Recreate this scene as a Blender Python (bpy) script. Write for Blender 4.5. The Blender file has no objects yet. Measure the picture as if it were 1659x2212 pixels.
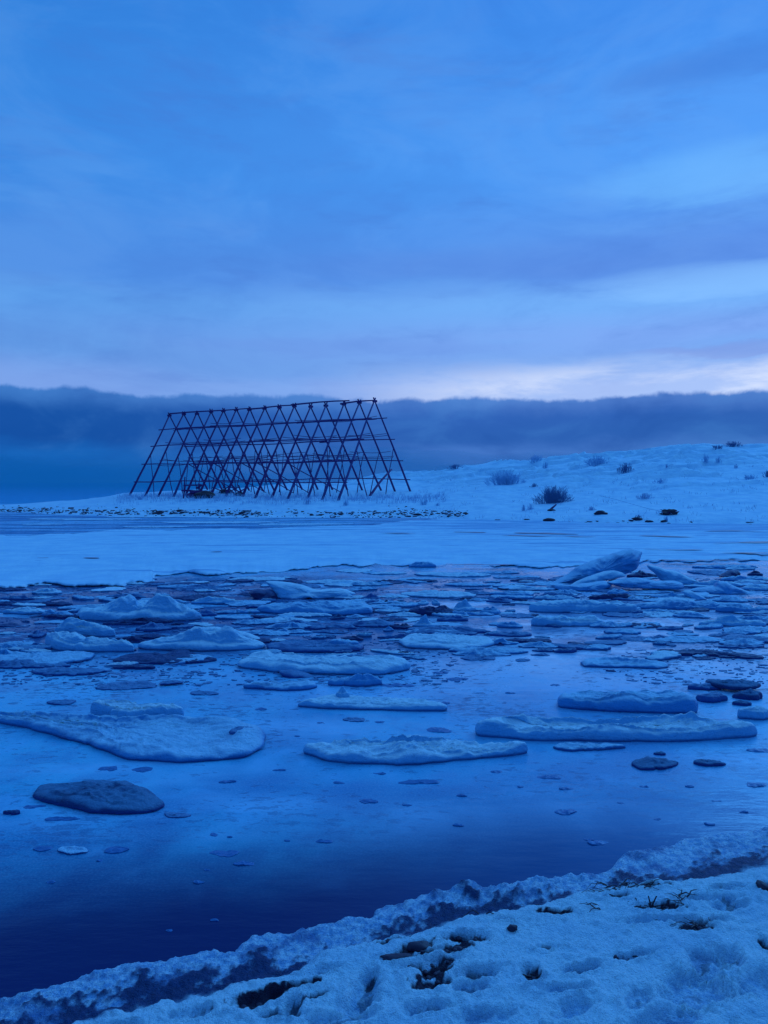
import bpy, math, random
import numpy as np
from mathutils import Vector, Matrix

R = math.radians
scene = bpy.context.scene
# ------------------------------------------------------------------ camera
CAM_H = 2.2
W_, H_, F_ = 1659.0, 2212.0, 1597.6          # measuring frame of the photograph
HOR = 1043.0
PITCH = math.atan((H_/2 - HOR)/F_)
cam_d = bpy.data.cameras.new("camera"); cam = bpy.data.objects.new("camera", cam_d)
scene.collection.objects.link(cam); scene.camera = cam
cam.location = (0, 0, CAM_H); cam.rotation_euler = (R(90) - PITCH, 0, 0)
cam_d.sensor_fit = 'VERTICAL'; cam_d.sensor_height = 36.0
cam_d.lens = 36.0 * F_ / H_
cam_d.clip_start = 0.05; cam_d.clip_end = 9000

# ------------------------------------------------------------------ look
scene.view_settings.view_transform = 'Standard'
scene.view_settings.look = 'None'
scene.view_settings.exposure = 0.08
scene.view_settings.gamma = 1.0
try:
    scene.cycles.max_bounces = 6; scene.cycles.volume_bounces = 1
except Exception: pass

SUN_EL, SUN_AZ = R(5), R(40)                  # dusk glow, behind the hill to the right
def lin(r, g, b):
    f = lambda c: (c/255/12.92) if c/255 <= .04045 else ((c/255+.055)/1.055)**2.4
    return (f(r), f(g), f(b), 1)

# ------------------------------------------------------------------ node helpers
class NT:
    def __init__(s, tree): s.t = tree; s.n = tree.nodes; s.l = tree.links
    def node(s, typ, **kw):
        n = s.n.new(typ)
        for k, v in kw.items():
            if k.startswith('i_'):
                key = k[2:]; key = int(key) if key.isdigit() else key.replace('_', ' ')
                s.put(n.inputs[key], v)
            else: setattr(n, k, v)
        return n
    def put(s, sock, v):
        if isinstance(v, bpy.types.NodeSocket): s.l.new(v, sock)
        else: sock.default_value = v
    def math(s, op, a, b=None, c=None, clamp=False):
        n = s.n.new('ShaderNodeMath'); n.operation = op; n.use_clamp = clamp
        s.put(n.inputs[0], a)
        if b is not None: s.put(n.inputs[1], b)
        if c is not None: s.put(n.inputs[2], c)
        return n.outputs[0]
    def step(s, v, a, b, x=0.0, y=1.0):
        n = s.n.new('ShaderNodeMapRange'); n.interpolation_type = 'SMOOTHSTEP'
        s.put(n.inputs['Value'], v); s.put(n.inputs['From Min'], a); s.put(n.inputs['From Max'], b)
        s.put(n.inputs['To Min'], x); s.put(n.inputs['To Max'], y)
        return n.outputs['Result']
    def mix(s, f, a, b, blend='MIX'):
        n = s.n.new('ShaderNodeMix'); n.data_type = 'RGBA'; n.blend_type = blend
        s.put(n.inputs[0], f); s.put(n.inputs[6], a); s.put(n.inputs[7], b)
        return n.outputs[2]
    def noise(s, vec, scale, detail=4, rough=.55, dist=0.0):
        n = s.n.new('ShaderNodeTexNoise'); s.put(n.inputs['Vector'], vec)
        n.inputs['Scale'].default_value = scale; n.inputs['Detail'].default_value = detail
        n.inputs['Roughness'].default_value = rough; n.inputs['Distortion'].default_value = dist
        return n.outputs['Fac']
    def mapping(s, vec, scale=(1,1,1), loc=(0,0,0), rot=(0,0,0)):
        n = s.n.new('ShaderNodeMapping'); s.put(n.inputs['Vector'], vec)
        n.inputs['Scale'].default_value = scale; n.inputs['Location'].default_value = loc
        n.inputs['Rotation'].default_value = rot
        return n.outputs[0]
    def ramp(s, fac, stops, interp='EASE'):
        n = s.n.new('ShaderNodeValToRGB'); s.put(n.inputs[0], fac); cr = n.color_ramp
        cr.interpolation = interp
        while len(cr.elements) < len(stops): cr.elements.new(.5)
        for e, (p, c) in zip(cr.elements, stops): e.position = p; e.color = c
        return n.outputs[0]

# ------------------------------------------------------------------ world
world = bpy.data.worlds.new("World"); scene.world = world; world.use_nodes = True
w = NT(world.node_tree); w.n.clear()
tc = w.node('ShaderNodeTexCoord').outputs['Generated']
sx = w.node('ShaderNodeSeparateXYZ'); w.l.new(tc, sx.inputs[0])
X, Y, Z = sx.outputs
n1 = w.noise(w.mapping(tc, (1.2, 1.2, 6.0)), 1.6, 5, .55, .3)
n2 = w.noise(w.mapping(tc, (2.0, 2.0, 9.0), (3, 1, 5)), 2.6, 6, .6, .2)
zz = w.math('ADD', Z, w.math('MULTIPLY', w.math('SUBTRACT', n1, .5), .07))
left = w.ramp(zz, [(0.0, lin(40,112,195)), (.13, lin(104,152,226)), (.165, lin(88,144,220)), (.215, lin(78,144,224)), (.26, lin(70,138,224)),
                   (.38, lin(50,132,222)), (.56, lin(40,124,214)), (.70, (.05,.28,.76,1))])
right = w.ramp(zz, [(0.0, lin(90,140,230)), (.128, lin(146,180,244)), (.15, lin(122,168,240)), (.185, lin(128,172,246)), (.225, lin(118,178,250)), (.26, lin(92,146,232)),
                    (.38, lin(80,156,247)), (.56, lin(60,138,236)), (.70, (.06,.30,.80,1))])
az = w.math('ARCTAN2', X, Y)
side = w.step(az, -.75, .55)
# away from the glow (behind the viewer) the sky is duller
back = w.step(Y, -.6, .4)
sky = w.mix(side, left, right)
# long soft cloud streaks
sky = w.mix(w.step(n2, .50, .72, 0, .30), sky, lin(66,112,200))
sky = w.mix(w.step(n1, .50, .30, 0, .28), sky, lin(110,184,255))
n3 = w.noise(w.mapping(tc, (1, 1, 2.2), (8, 3, 2)), 4.5, 6, .6, .5)
n4 = w.noise(w.mapping(tc, (1, 1, 3.5), (2, 9, 2)), 14, 5, .6, .6)
sky = w.mix(w.step(n3, .42, .62, 0, .14), sky, lin(120,176,244))
sky = w.mix(w.step(n3, .50, .34, 0, .12), sky, lin(48,104,196))
sky = w.mix(w.step(n4, .48, .66, 0, .07), sky, lin(70,112,204))
def blob(a0, z0, sa, sz, amt, col, sky, ed=(.25, 1.0)):
    a = w.math('DIVIDE', w.math('SUBTRACT', az, a0), sa)
    b = w.math('DIVIDE', w.math('SUBTRACT', Z, w.math('ADD', z0, w.math('MULTIPLY', w.math('SUBTRACT', n2, .5), .05))), sz)
    d = w.math('ADD', w.math('MULTIPLY', a, a), w.math('MULTIPLY', b, b))
    d = w.math('ADD', d, w.math('MULTIPLY', w.math('SUBTRACT', n2, .5), 1.6))
    return w.mix(w.step(d, ed[1], -.1, 0, amt), sky, col)
sky = blob(.40, .450, .15, .024, .40, lin(58,108,200), sky)
sky = blob(.50, .53, .10, .02, .4, lin(60,110,205), sky)
sky = blob(.22, .278, .42, .030, .26, lin(82,128,216), sky)
sky = blob(.44, .355, .20, .035, .55, lin(112,186,255), sky)
sky = blob(.43, .243, .22, .020, .60, lin(134,192,255), sky)
sky = blob(.43, .163, .14, .008, .40, lin(120,140,215), sky)
sky = blob(-.05, .180, .26, .014, .26, lin(100,140,222), sky)
# bright band of glow just above the fog bank, right of centre
gl = w.math('MULTIPLY', w.step(az, -.15, .30), w.step(Z, .172, .118))
sky = w.mix(w.math('MULTIPLY', gl, w.step(n2, .34, .62, .25, 1.0)), sky, lin(222,232,255))
sky = w.mix(w.math('MULTIPLY', w.step(az, -.1, -.5), w.step(Z, .165, .12, 0, .6)), sky, lin(128,164,232))
# far fog bank low over the sea
azv = w.node('ShaderNodeCombineXYZ'); w.put(azv.inputs[0], az); w.put(azv.inputs[1], w.math('MULTIPLY', Z, .6))
f1 = w.noise(azv.outputs[0], 9.0, 2, .5); f2 = w.noise(azv.outputs[0], 34.0, 4, .6)
top = w.math('ADD', .1135, w.math('MULTIPLY', w.math('SUBTRACT', f1, .5), .030))
top = w.math('ADD', top, w.math('MULTIPLY', w.math('SUBTRACT', f2, .5), .012))
top = w.math('ADD', top, w.math('MULTIPLY', az, -.006))
dz = w.math('SUBTRACT', top, Z)
f3 = w.noise(w.mapping(tc, (3, 3, 9), (1.3, 0, 2)), 2.2, 5, .55, .3)
zl = w.math('ADD', Z, w.math('MULTIPLY', w.math('SUBTRACT', f3, .5), .055))
fl = w.ramp(w.math('MULTIPLY', zl, 6.0), [(0.0, lin(14,104,188)), (.20, lin(10,96,182)), (.36, lin(6,76,160)), (.52, lin(10,78,162)), (.72, lin(52,112,190))])
fr = w.ramp(w.math('MULTIPLY', zl, 6.0), [(0.0, lin(84,130,208)), (.20, lin(62,114,196)), (.38, lin(38,92,176)), (.60, lin(42,94,180)), (.75, lin(84,134,210))])
bank = w.mix(w.step(az, -.42, .05), fl, fr)
wis = w.noise(w.mapping(tc, (1, 1, 1.3), (4, 2, 1)), 26, 5, .62, .5)
dz2 = w.math('ADD', dz, w.math('MULTIPLY', w.math('SUBTRACT', wis, .5), .010))
bank = w.mix(w.step(dz2, .03, .0, 0, .55), bank, w.mix(side, lin(60,124,204), lin(92,136,212)))
wis2 = w.noise(w.mapping(tc, (1, 1, 2.0), (1, 7, 1)), 8, 5, .6, .4)
bank = w.mix(w.step(wis2, .48, .72, 0, .25), bank, lin(70,136,212))
bank = w.mix(w.step(wis2, .50, .30, 0, .30), bank, lin(16,70,156))
sky = w.mix(w.step(dz2, -.002, .005), sky, bank)
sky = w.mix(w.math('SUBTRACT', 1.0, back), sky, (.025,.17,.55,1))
sky = w.mix(w.step(Z, -.01, -.03), sky, lin(10,60,150))
nish = w.node('ShaderNodeTexSky'); nish.sky_type = 'NISHITA'; nish.sun_disc = False
nish.sun_elevation = SUN_EL; nish.sun_rotation = SUN_AZ
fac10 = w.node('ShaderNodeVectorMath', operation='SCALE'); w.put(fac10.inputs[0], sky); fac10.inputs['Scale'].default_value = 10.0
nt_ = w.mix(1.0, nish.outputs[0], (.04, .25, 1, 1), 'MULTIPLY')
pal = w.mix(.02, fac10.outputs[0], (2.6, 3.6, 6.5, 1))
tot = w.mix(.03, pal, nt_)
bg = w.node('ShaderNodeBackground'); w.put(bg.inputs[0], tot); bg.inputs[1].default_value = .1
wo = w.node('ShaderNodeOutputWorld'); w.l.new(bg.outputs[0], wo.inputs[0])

# ------------------------------------------------------------------ sun: the soft glow of dusk behind the cloud
sd = bpy.data.lights.new("sun", 'SUN'); sun = bpy.data.objects.new("sun", sd)
scene.collection.objects.link(sun)
sd.energy = .95; sd.angle = R(32); sd.color = (.09, .44, 1.0)
sdir = Vector((math.sin(SUN_AZ)*math.cos(R(33)), math.cos(SUN_AZ)*math.cos(R(33)), math.sin(R(33))))
sun.rotation_euler = sdir.to_track_quat('Z', 'Y').to_euler()

# ------------------------------------------------------------------ geometry helpers
cP, sP = math.cos(PITCH), math.sin(PITCH)
def ray(px, py):
    a, b = (px - W_/2)/F_, -(py - H_/2)/F_
    return (a, cP + b*sP, b*cP - sP)
def ground(px, py, z=0.0):
    d = ray(px, py); t = (z - CAM_H)/d[2]
    return (d[0]*t, d[1]*t)
def atY(px, py, Yd):
    d = ray(px, py); t = Yd/d[1]
    return (d[0]*t, Yd, CAM_H + d[2]*t)

def _h(ix, iy, seed):
    n = (ix.astype(np.int64)*374761393 + iy.astype(np.int64)*668265263 + seed*1274126177) & 0xffffffff
    n = ((n ^ (n >> 13))*1274126177) & 0xffffffff
    n = n ^ (n >> 16)
    return (n & 0xffff)/65535.0
def vn(x, y, seed=0):
    x = np.asarray(x, float); y = np.asarray(y, float)
    ix, iy = np.floor(x), np.floor(y); fx, fy = x-ix, y-iy
    fx = fx*fx*fx*(fx*(fx*6-15)+10); fy = fy*fy*fy*(fy*(fy*6-15)+10)
    a, b, c, d = _h(ix,iy,seed), _h(ix+1,iy,seed), _h(ix,iy+1,seed), _h(ix+1,iy+1,seed)
    return (a+(b-a)*fx)*(1-fy) + (c+(d-c)*fx)*fy - .5
def fbm(x, y, seed=0, o=4, g=.5):
    s = 0; a = 1.0; k = 1.0
    for i in range(o):
        s = s + a*vn(x*k*(1 if i % 2 else .97) + 17.3*i, y*k + 9.1*i, seed+i*7); a *= g; k *= 2.03
    return s
def sm(v, a, b):
    t = np.clip((np.asarray(v, float)-a)/(b-a), 0, 1); return t*t*(3-2*t)

def mesh_from(name, V, Fq, mat, smooth=True, parent=None, link=True, attrs=None, tris=None):
    V = np.asarray(V, np.float32); me = bpy.data.meshes.new(name)
    quads = np.asarray(Fq, np.int32).reshape(-1, 4) if Fq is not None and len(Fq) else np.zeros((0,4), np.int32)
    tr = np.asarray(tris, np.int32).reshape(-1, 3) if tris is not None and len(tris) else np.zeros((0,3), np.int32)
    me.vertices.add(len(V)); me.vertices.foreach_set('co', V.ravel())
    nl = quads.size + tr.size; me.loops.add(nl)
    me.loops.foreach_set('vertex_index', np.concatenate([quads.ravel(), tr.ravel()]))
    np_ = len(quads)+len(tr); me.polygons.add(np_)
    st = np.concatenate([np.arange(len(quads))*4, quads.size + np.arange(len(tr))*3]).astype(np.int32)
    me.polygons.foreach_set('loop_start', st)
    try: me.polygons.foreach_set('loop_total', np.concatenate([np.full(len(quads),4), np.full(len(tr),3)]).astype(np.int32))
    except Exception: pass
    me.update(calc_edges=True); me.validate()
    me.polygons.foreach_set('use_smooth', np.full(len(me.polygons), smooth))
    for k, v in (attrs or {}).items():
        at = me.attributes.new(k, 'FLOAT', 'POINT'); at.data.foreach_set('value', np.asarray(v, np.float32))
    me.materials.append(mat)
    ob = bpy.data.objects.new(name, me)
    if link: scene.collection.objects.link(ob)
    if parent: ob.parent = parent
    return ob
def grid_faces(nr, nc, wrap=False):
    r = np.arange(nr-1)[:, None]; c = np.arange(nc if wrap else nc-1)[None, :]
    c2 = (c+1) % nc
    return np.stack([r*nc+c+0*r, r*nc+c2+0*r, (r+1)*nc+c2, (r+1)*nc+c], -1).reshape(-1, 4)
def tag(o, label=None, cat=None, group=None, kind=None):
    if label: o['label'] = label
    if cat: o['category'] = cat
    if group: o['group'] = group
    if kind: o['kind'] = kind
    return o
def empty(name, loc):
    e = bpy.data.objects.new(name, None); e.location = loc; e.empty_display_size = .2
    scene.collection.objects.link(e); return e

# ------------------------------------------------------------------ materials
def newmat(name):
    m = bpy.data.materials.new(name); m.use_nodes = True
    t = NT(m.node_tree); b = t.n['Principled BSDF']; return m, t, b
def bump(t, b, h, strength, dist, normal=None):
    n = t.node('ShaderNodeBump'); n.inputs['Strength'].default_value = strength; n.inputs['Distance'].default_value = dist
    t.put(n.inputs['Height'], h)
    if normal is not None: t.put(n.inputs['Normal'], normal)
    t.put(b.inputs['Normal'], n.outputs[0]); return n.outputs[0]
def obj_co(t): return t.node('ShaderNodeTexCoord').outputs['Object']
def geo_pos(t): return t.node('ShaderNodeNewGeometry').outputs['Position']

def mat_snow(name, c1=(.60,.84,.95,1), c2=(.44,.70,.88,1), fine=60, fd=.006, streak=False):
    m, t, b = newmat(name); p = geo_pos(t)
    a = t.noise(p, 1.2, 5, .6); g = t.noise(p, fine, 3, .7)
    col = t.mix(t.step(a, .35, .65), c1, c2)
    col = t.mix(t.step(g, .35, .7, 0, .35), col, (.38,.62,.85,1))
    q_ = t.noise(t.mapping(p, (.25, .6, 1)), 1.0, 6, .65); col = t.mix(t.step(q_, .54, .68, 0, .4), col, (.30,.54,.80,1))
    if streak:
        s = t.noise(t.mapping(p, (.10, .9, 1)), 1.4, 6, .62)
        s2 = t.noise(t.mapping(p, (.35, 2.2, 1), (5,2,0)), 1.5, 5, .65)
        sp = t.node('ShaderNodeSeparateXYZ'); t.put(sp.inputs[0], p)
        zone = t.step(sp.outputs[1], 24, 38, 0, .09)
        rt = t.math('ADD', zone, t.step(sp.outputs[0], -3, 8, 0, .07))
        f = t.step(t.math('ADD', s, rt), .60, .66, 0, .75)
        f2 = t.step(t.math('ADD', s2, rt), .66, .70, 0, .6)
        col = t.mix(f, col, (.20,.42,.68,1)); col = t.mix(f2, col, (.12,.30,.58,1))
    t.put(b.inputs['Base Color'], col); b.inputs['Roughness'].default_value = .75
    b.inputs['Specular IOR Level'].default_value = .2
    h = t.math('ADD', t.math('MULTIPLY', g, .5), t.noise(p, fine*.25, 4, .6))
    bump(t, b, h, .9, fd*2.5); return m
def mat_ice(name, top, side, rough=.35, spots=0.0, snowy=.5, dark=(.02,.06,.25,1)):
    """floe ice: frosted where it faces up, clearer blue on flanks with shade painted in"""
    m, t, b = newmat(name); p = obj_co(t)
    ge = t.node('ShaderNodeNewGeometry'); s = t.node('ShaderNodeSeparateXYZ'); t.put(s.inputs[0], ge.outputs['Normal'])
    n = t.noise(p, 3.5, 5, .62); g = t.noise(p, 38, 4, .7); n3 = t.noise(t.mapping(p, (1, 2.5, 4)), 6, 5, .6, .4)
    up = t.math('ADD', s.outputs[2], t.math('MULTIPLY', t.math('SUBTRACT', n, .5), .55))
    f = t.step(up, .50, .98 + .12*(1-snowy))  # besides frost, paints shade: colour darkens as the surface tilts
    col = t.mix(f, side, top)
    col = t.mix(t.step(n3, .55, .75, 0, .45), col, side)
    col = t.mix(t.step(n, .50, .33, 0, spots), col, dark)
    gl = t.step(g, .35, .75)
    col = t.mix(t.math('MULTIPLY', gl, .30), col, side)
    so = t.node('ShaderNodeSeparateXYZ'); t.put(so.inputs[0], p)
    col = t.mix(t.step(t.math('ADD', so.outputs[2], t.math('MULTIPLY', t.math('SUBTRACT', n, .5), .02)), .034, .004, 0, .8) if False else t.math('MULTIPLY', t.step(t.math('ADD', so.outputs[2], t.math('MULTIPLY', t.math('SUBTRACT', n, .5), .02)), .034, .004, 0, .8), t.step(s.outputs[2], .92, .5)), col, (.006,.05,.26,1))  # wet ice at the waterline, with undershadow painted on the flanks
    t.put(b.inputs['Base Color'], col)
    t.put(b.inputs['Roughness'], t.math('ADD', rough, t.math('MULTIPLY', f, .3)))
    b.inputs['IOR'].default_value = 1.31
    h = t.math('ADD', t.math('MULTIPLY', g, .6), n3)
    bump(t, b, h, 1.0, .035); return m
M = {}
M['snow'] = mat_snow('snow_far', fine=4, fd=.03)
M['sheet'] = mat_snow('snow_on_sea_ice', (.56,.82,.94,1), (.42,.70,.88,1), fine=9, fd=.01, streak=True)
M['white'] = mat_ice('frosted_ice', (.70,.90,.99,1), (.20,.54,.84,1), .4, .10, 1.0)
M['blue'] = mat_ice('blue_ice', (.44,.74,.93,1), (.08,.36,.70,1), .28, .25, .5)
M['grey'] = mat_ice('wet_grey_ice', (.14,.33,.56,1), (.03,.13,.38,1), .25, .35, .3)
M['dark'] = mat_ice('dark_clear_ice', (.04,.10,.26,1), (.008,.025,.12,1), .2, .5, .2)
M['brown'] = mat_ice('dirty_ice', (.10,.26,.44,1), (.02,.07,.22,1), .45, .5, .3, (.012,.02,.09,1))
def mat_flat(name, c, rough=.6, scale=20, c2=None, bd=.01):
    m, t, b = newmat(name); p = obj_co(t); n = t.noise(p, scale, 5, .65)
    t.put(b.inputs['Base Color'], t.mix(n, c, c2 or tuple(x*.4 for x in c[:3])+(1,)))
    b.inputs['Roughness'].default_value = rough; bump(t, b, n, .7, bd); return m
M['pad'] = mat_flat('thin_pad_ice', (.02,.20,.46,1), .45, 25, (.004,.10,.32,1), .004)
M['wood'] = mat_flat('weathered_wood', (.15,.03,.20,1), .8, 9, (.05,.012,.10,1))
M['woodpale'] = mat_flat('frosted_wood', (.16,.10,.34,1), .8, 9, (.04,.03,.10,1))
M['rock'] = mat_flat('dark_stone', (.035,.02,.06,1), .6, 14, (.012,.006,.03,1))
M['twig'] = mat_flat('frosty_twigs', (.42,.66,.86,1), .8, 30, (.18,.34,.58,1))
M['twigdark'] = mat_flat('bare_twigs', (.16,.30,.52,1), .8, 30, (.05,.11,.28,1))
M['kelp'] = mat_flat('dry_kelp', (.03,.012,.04,1), .5, 30, (.01,.004,.02,1))
M['tuft'] = mat_flat('frosted_grass', (.45,.60,.80,1), .9, 30, (.25,.38,.60,1))
def mat_stone_snow():
    m, t, b = newmat('snow_dusted_stone')
    ge = t.node('ShaderNodeNewGeometry'); s = t.node('ShaderNodeSeparateXYZ'); t.put(s.inputs[0], ge.outputs['Normal'])
    n = t.noise(obj_co(t), 8, 4)
    f = t.step(t.math('ADD', s.outputs[2], t.math('MULTIPLY', t.math('SUBTRACT', n, .5), .8)), .62, .82)
    t.put(b.inputs['Base Color'], t.mix(f, (.02,.015,.06,1), (.6,.72,.88,1))); b.inputs['Roughness'].default_value = .7
    return m
M['stonesnow'] = mat_stone_snow()

def mat_bay():
    m, t, b = newmat('bay_surface'); p = geo_pos(t)
    s = t.node('ShaderNodeSeparateXYZ'); t.put(s.inputs[0], p); x, y, z = s.outputs
    big = t.noise(p, .45, 4, .55, .4); mid = t.noise(p, 1.7, 5, .6, .3)
    line = t.math('SUBTRACT', y, t.math('ADD', 4.45, t.math('MULTIPLY', x, .29)))
    line = t.math('ADD', line, t.math('MULTIPLY', t.math('SUBTRACT', mid, .5), .35))
    line = t.math('ADD', line, t.math('MULTIPLY', t.math('SUBTRACT', big, .5), .9))
    film = t.step(t.math('ADD', line, t.step(x, -1.0, 2.2, 0, .22)), -.60, .95)                         # skim of grease ice starts off the shore
    shallow = t.step(x, -.8, 2.6)
    deep = t.mix(shallow, (.0005,.008,.10,1), (.008,.14,.34,1))
    milky = t.mix(t.step(big, .38, .62), (.004,.22,.46,1), (.05,.50,.72,1))
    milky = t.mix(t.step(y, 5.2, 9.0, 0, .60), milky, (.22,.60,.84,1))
    milky = t.mix(t.step(mid, .50, .36, 0, .45), milky, (.003,.20,.46,1))
    milky = t.mix(t.step(mid, .52, .70, 0, .5), milky, (.18,.56,.86,1))
    pale = t.step(t.noise(t.mapping(p, (.35, 1.0, 1), (3.1,.4,0)), .9, 4, .5), .50, .68, 0, .6)
    milky = t.mix(pale, milky, (.34,.68,.95,1))
    milky = t.mix(t.step(x, -3.5, 3.0, .0, .35), milky, (.24,.48,.76,1))
    col = t.mix(film, deep, milky)
    # open leads and broken skin further out, among the floes
    bz = t.step(y, 8.2, 10.5)
    br = t.noise(t.mapping(p, (.6, 1.2, 1), (7, 3, 0)), 1.1, 6, .68, .6)
    openw = t.math('MULTIPLY', bz, t.step(br, .40, .50))
    openw = t.math('MULTIPLY', openw, t.step(y, 19, 15))
    col = t.mix(openw, col, t.mix(t.step(x, -3, 4), (.004,.05,.20,1), (.02,.14,.36,1)))
    # bright sky reflection at right between the floes, painted as pale colour
    mirror_tint = t.math('MULTIPLY', t.step(t.math('ADD', x, t.math('MULTIPLY', y, -.05)), -1.2, 2.0), t.math('MULTIPLY', t.step(y, 7.0, 9.5), t.step(y, 16, 13)))
    col = t.mix(t.math('MULTIPLY', mirror_tint, t.step(br, .62, .40, .2, .92)), col, (.70,.84,1.0,1))
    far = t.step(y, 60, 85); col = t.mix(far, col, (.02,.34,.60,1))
    strip = t.math('MULTIPLY', t.step(y, 22, 27), t.step(y, 62, 50)); col = t.mix(strip, col, t.mix(t.step(t.noise(t.mapping(p, (.06, .5, 1)), 1.3, 5, .65), .44, .56), (.006,.18,.42,1), (.20,.52,.76,1)))
    # specks of dark ice frozen into the skin
    sp1 = t.noise(t.mapping(p, (.7, 1.5, 1)), 11, 3, .6, .5)
    dens = t.noise(p, .8, 2, .5)
    speck = t.step(t.math('ADD', sp1, t.math('MULTIPLY', t.math('SUBTRACT', dens, .5), .45)), .59, .63)
    sp2 = t.noise(t.mapping(p, (.6, 1.3, 1), (2,9,0)), 30, 3, .6)
    speck2 = t.step(t.math('ADD', sp2, t.math('MULTIPLY', t.math('SUBTRACT', dens, .5), .5)), .60, .65, 0, .7)
    speck = t.math('MAXIMUM', speck, speck2)
    near = t.math('ADD', t.math('MULTIPLY', t.step(y, 5.5, 9.5, .45, 1.0), film), 0)
    speck = t.math('MULTIPLY', speck, near)
    col = t.mix(t.math('MULTIPLY', speck, .9), col, (.001,.03,.17,1))
    gr = t.noise(p, 70, 3, .7)
    col = t.mix(t.math('MULTIPLY', film, t.step(gr, .4, .70, 0, .32)), col, (.34,.66,.88,1))
    t.put(b.inputs['Base Color'], col)
    rg = t.math('ADD', .09, t.math('MULTIPLY', film, t.math('ADD', .06, t.math('MULTIPLY', t.step(mid, .35, .65), .20))))
    rg = t.math('ADD', rg, t.math('MULTIPLY', speck, .25))
    rg = t.math('SUBTRACT', rg, t.math('MULTIPLY', openw, .04))
    t.put(b.inputs['Roughness'], t.math('ADD', rg, t.math('ADD', t.math('MULTIPLY', far, .5), t.math('MULTIPLY', strip, .25)))); b.inputs['IOR'].default_value = 1.33
    t.put(b.inputs['Specular IOR Level'], t.math('SUBTRACT', .45, t.math('MULTIPLY', film, t.step(x, 2.5, -2.5, .10, .34))))
    h = t.math('ADD', t.math('MULTIPLY', t.noise(t.mapping(p, (.5, 1.6, 1)), 5, 4, .6), 1.0), t.math('MULTIPLY', gr, .08))
    h = t.math('SUBTRACT', h, t.math('MULTIPLY', speck, .12))
    bump(t, b, h, .35, .012); return m
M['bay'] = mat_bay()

def mat_shore():
    m, t, b = newmat('near_shore'); p = geo_pos(t)
    at = lambda n: t.node('ShaderNodeAttribute', attribute_name=n).outputs['Fac']
    sl, ba, wet = at('slush_shade'), at('bare'), at('wet')
    g = t.noise(p, 95, 3, .7); g2 = t.noise(p, 28, 4, .65); a = t.noise(p, 3, 4, .6)
    snow = t.mix(t.step(a, .35, .65), (.62,.86,.96,1), (.50,.76,.92,1))
    snow = t.mix(t.step(g, .42, .70, 0, .40), snow, (.34,.58,.84,1))
    snow = t.mix(t.step(g2, .55, .72, 0, .30), snow, (.36,.60,.85,1))
    slush_shade = t.mix(t.step(g2, .38, .62), (.22,.48,.78,1), (.60,.82,.97,1))
    slush_shade = t.mix(t.step(g, .45, .7, 0, .6), slush_shade, (.08,.24,.55,1)); slush_shade = t.mix(t.step(t.noise(p, 5, 5, .65), .48, .64, 0, .75), slush_shade, (.03,.13,.38,1))
    wetc = t.mix(g2, (.001,.006,.05,1), (.02,.08,.26,1))
    soil = t.mix(t.noise(p, 60, 4, .7), (.006,.004,.02,1), (.04,.03,.08,1))
    col = t.mix(sl, snow, slush_shade); col = t.mix(wet, col, wetc); col = t.mix(ba, col, soil)
    t.put(b.inputs['Base Color'], col)
    r = t.math('SUBTRACT', .8, t.math('MULTIPLY', t.math('MAXIMUM', sl, wet), .25))
    t.put(b.inputs['Roughness'], r); b.inputs['Specular IOR Level'].default_value = .3
    h = t.math('ADD', t.math('MULTIPLY', g, .8), g2)
    bump(t, b, h, 1.0, .022); return m
M['shore'] = mat_shore()

def mat_smoke(name, dens, col):
    m = bpy.data.materials.new(name); m.use_nodes = True; t = NT(m.node_tree); t.n.clear()
    v = t.node('ShaderNodeVolumePrincipled'); v.inputs['Color'].default_value = col; v.inputs['Density'].default_value = dens
    v.inputs['Anisotropy'].default_value = 0.2
    o = t.node('ShaderNodeOutputMaterial'); t.l.new(v.outputs[0], o.inputs['Volume']); return m

# ------------------------------------------------------------------ water of the bay and open sea
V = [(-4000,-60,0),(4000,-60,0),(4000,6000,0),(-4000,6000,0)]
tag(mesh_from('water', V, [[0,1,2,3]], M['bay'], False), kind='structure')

# ------------------------------------------------------------------ near shore: snow, footprints, slushy ice foot
SH = [(-900,2330),(-300,2215),(0,2155),(100,2120),(200,2095),(330,2070),(430,2045),(500,2045),(545,2012),(600,2008),(700,1985),(800,1970),(900,1935),
      (1000,1910),(1100,1905),(1180,1900),(1300,1875),(1350,1840),(1450,1820),(1550,1795),(1659,1785),(1800,1750),(2200,1690),(2800,1640)]
SN = [(-900,2480),(-300,2330),(0,2250),(130,2200),(300,2152),(470,2120),(600,2090),(700,2050),(830,2022),(950,1990),(1020,1965),(1130,1942),(1200,1932),(1300,1915),
      (1400,1900),(1500,1885),(1659,1850),(1800,1815),(2200,1745),(2800,1690)]
def to_w(poly, z): return np.array([ground(a, b, z) for a, b in poly])
def dist_poly(px, py, P):
    best = np.full(px.shape, 1e9); sgn = np.zeros(px.shape)
    for (x0,y0),(x1,y1) in zip(P[:-1], P[1:]):
        dx, dy = x1-x0, y1-y0; L = dx*dx+dy*dy
        t = np.clip(((px-x0)*dx+(py-y0)*dy)/L, 0, 1)
        ex, ey = px-(x0+t*dx), py-(y0+t*dy); d = np.hypot(ex, ey)
        c = dx*(py-y0)-dy*(px-x0)
        m = d < best; best = np.where(m, d, best); sgn = np.where(m, np.where(c < 0, 1.0, -1.0), sgn)
    return best*sgn                         # positive on the right-hand (land) side
PSH, PSN = to_w(SH, .02), to_w(SN, .08)
nc, nr = 1000, 640
uu = np.linspace(-1.05, 1.05, nc)
vv = np.geomspace(.9, 9.5, nr)
U, VV = np.meshgrid(uu, vv); GX, GY = U*VV, VV
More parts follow.
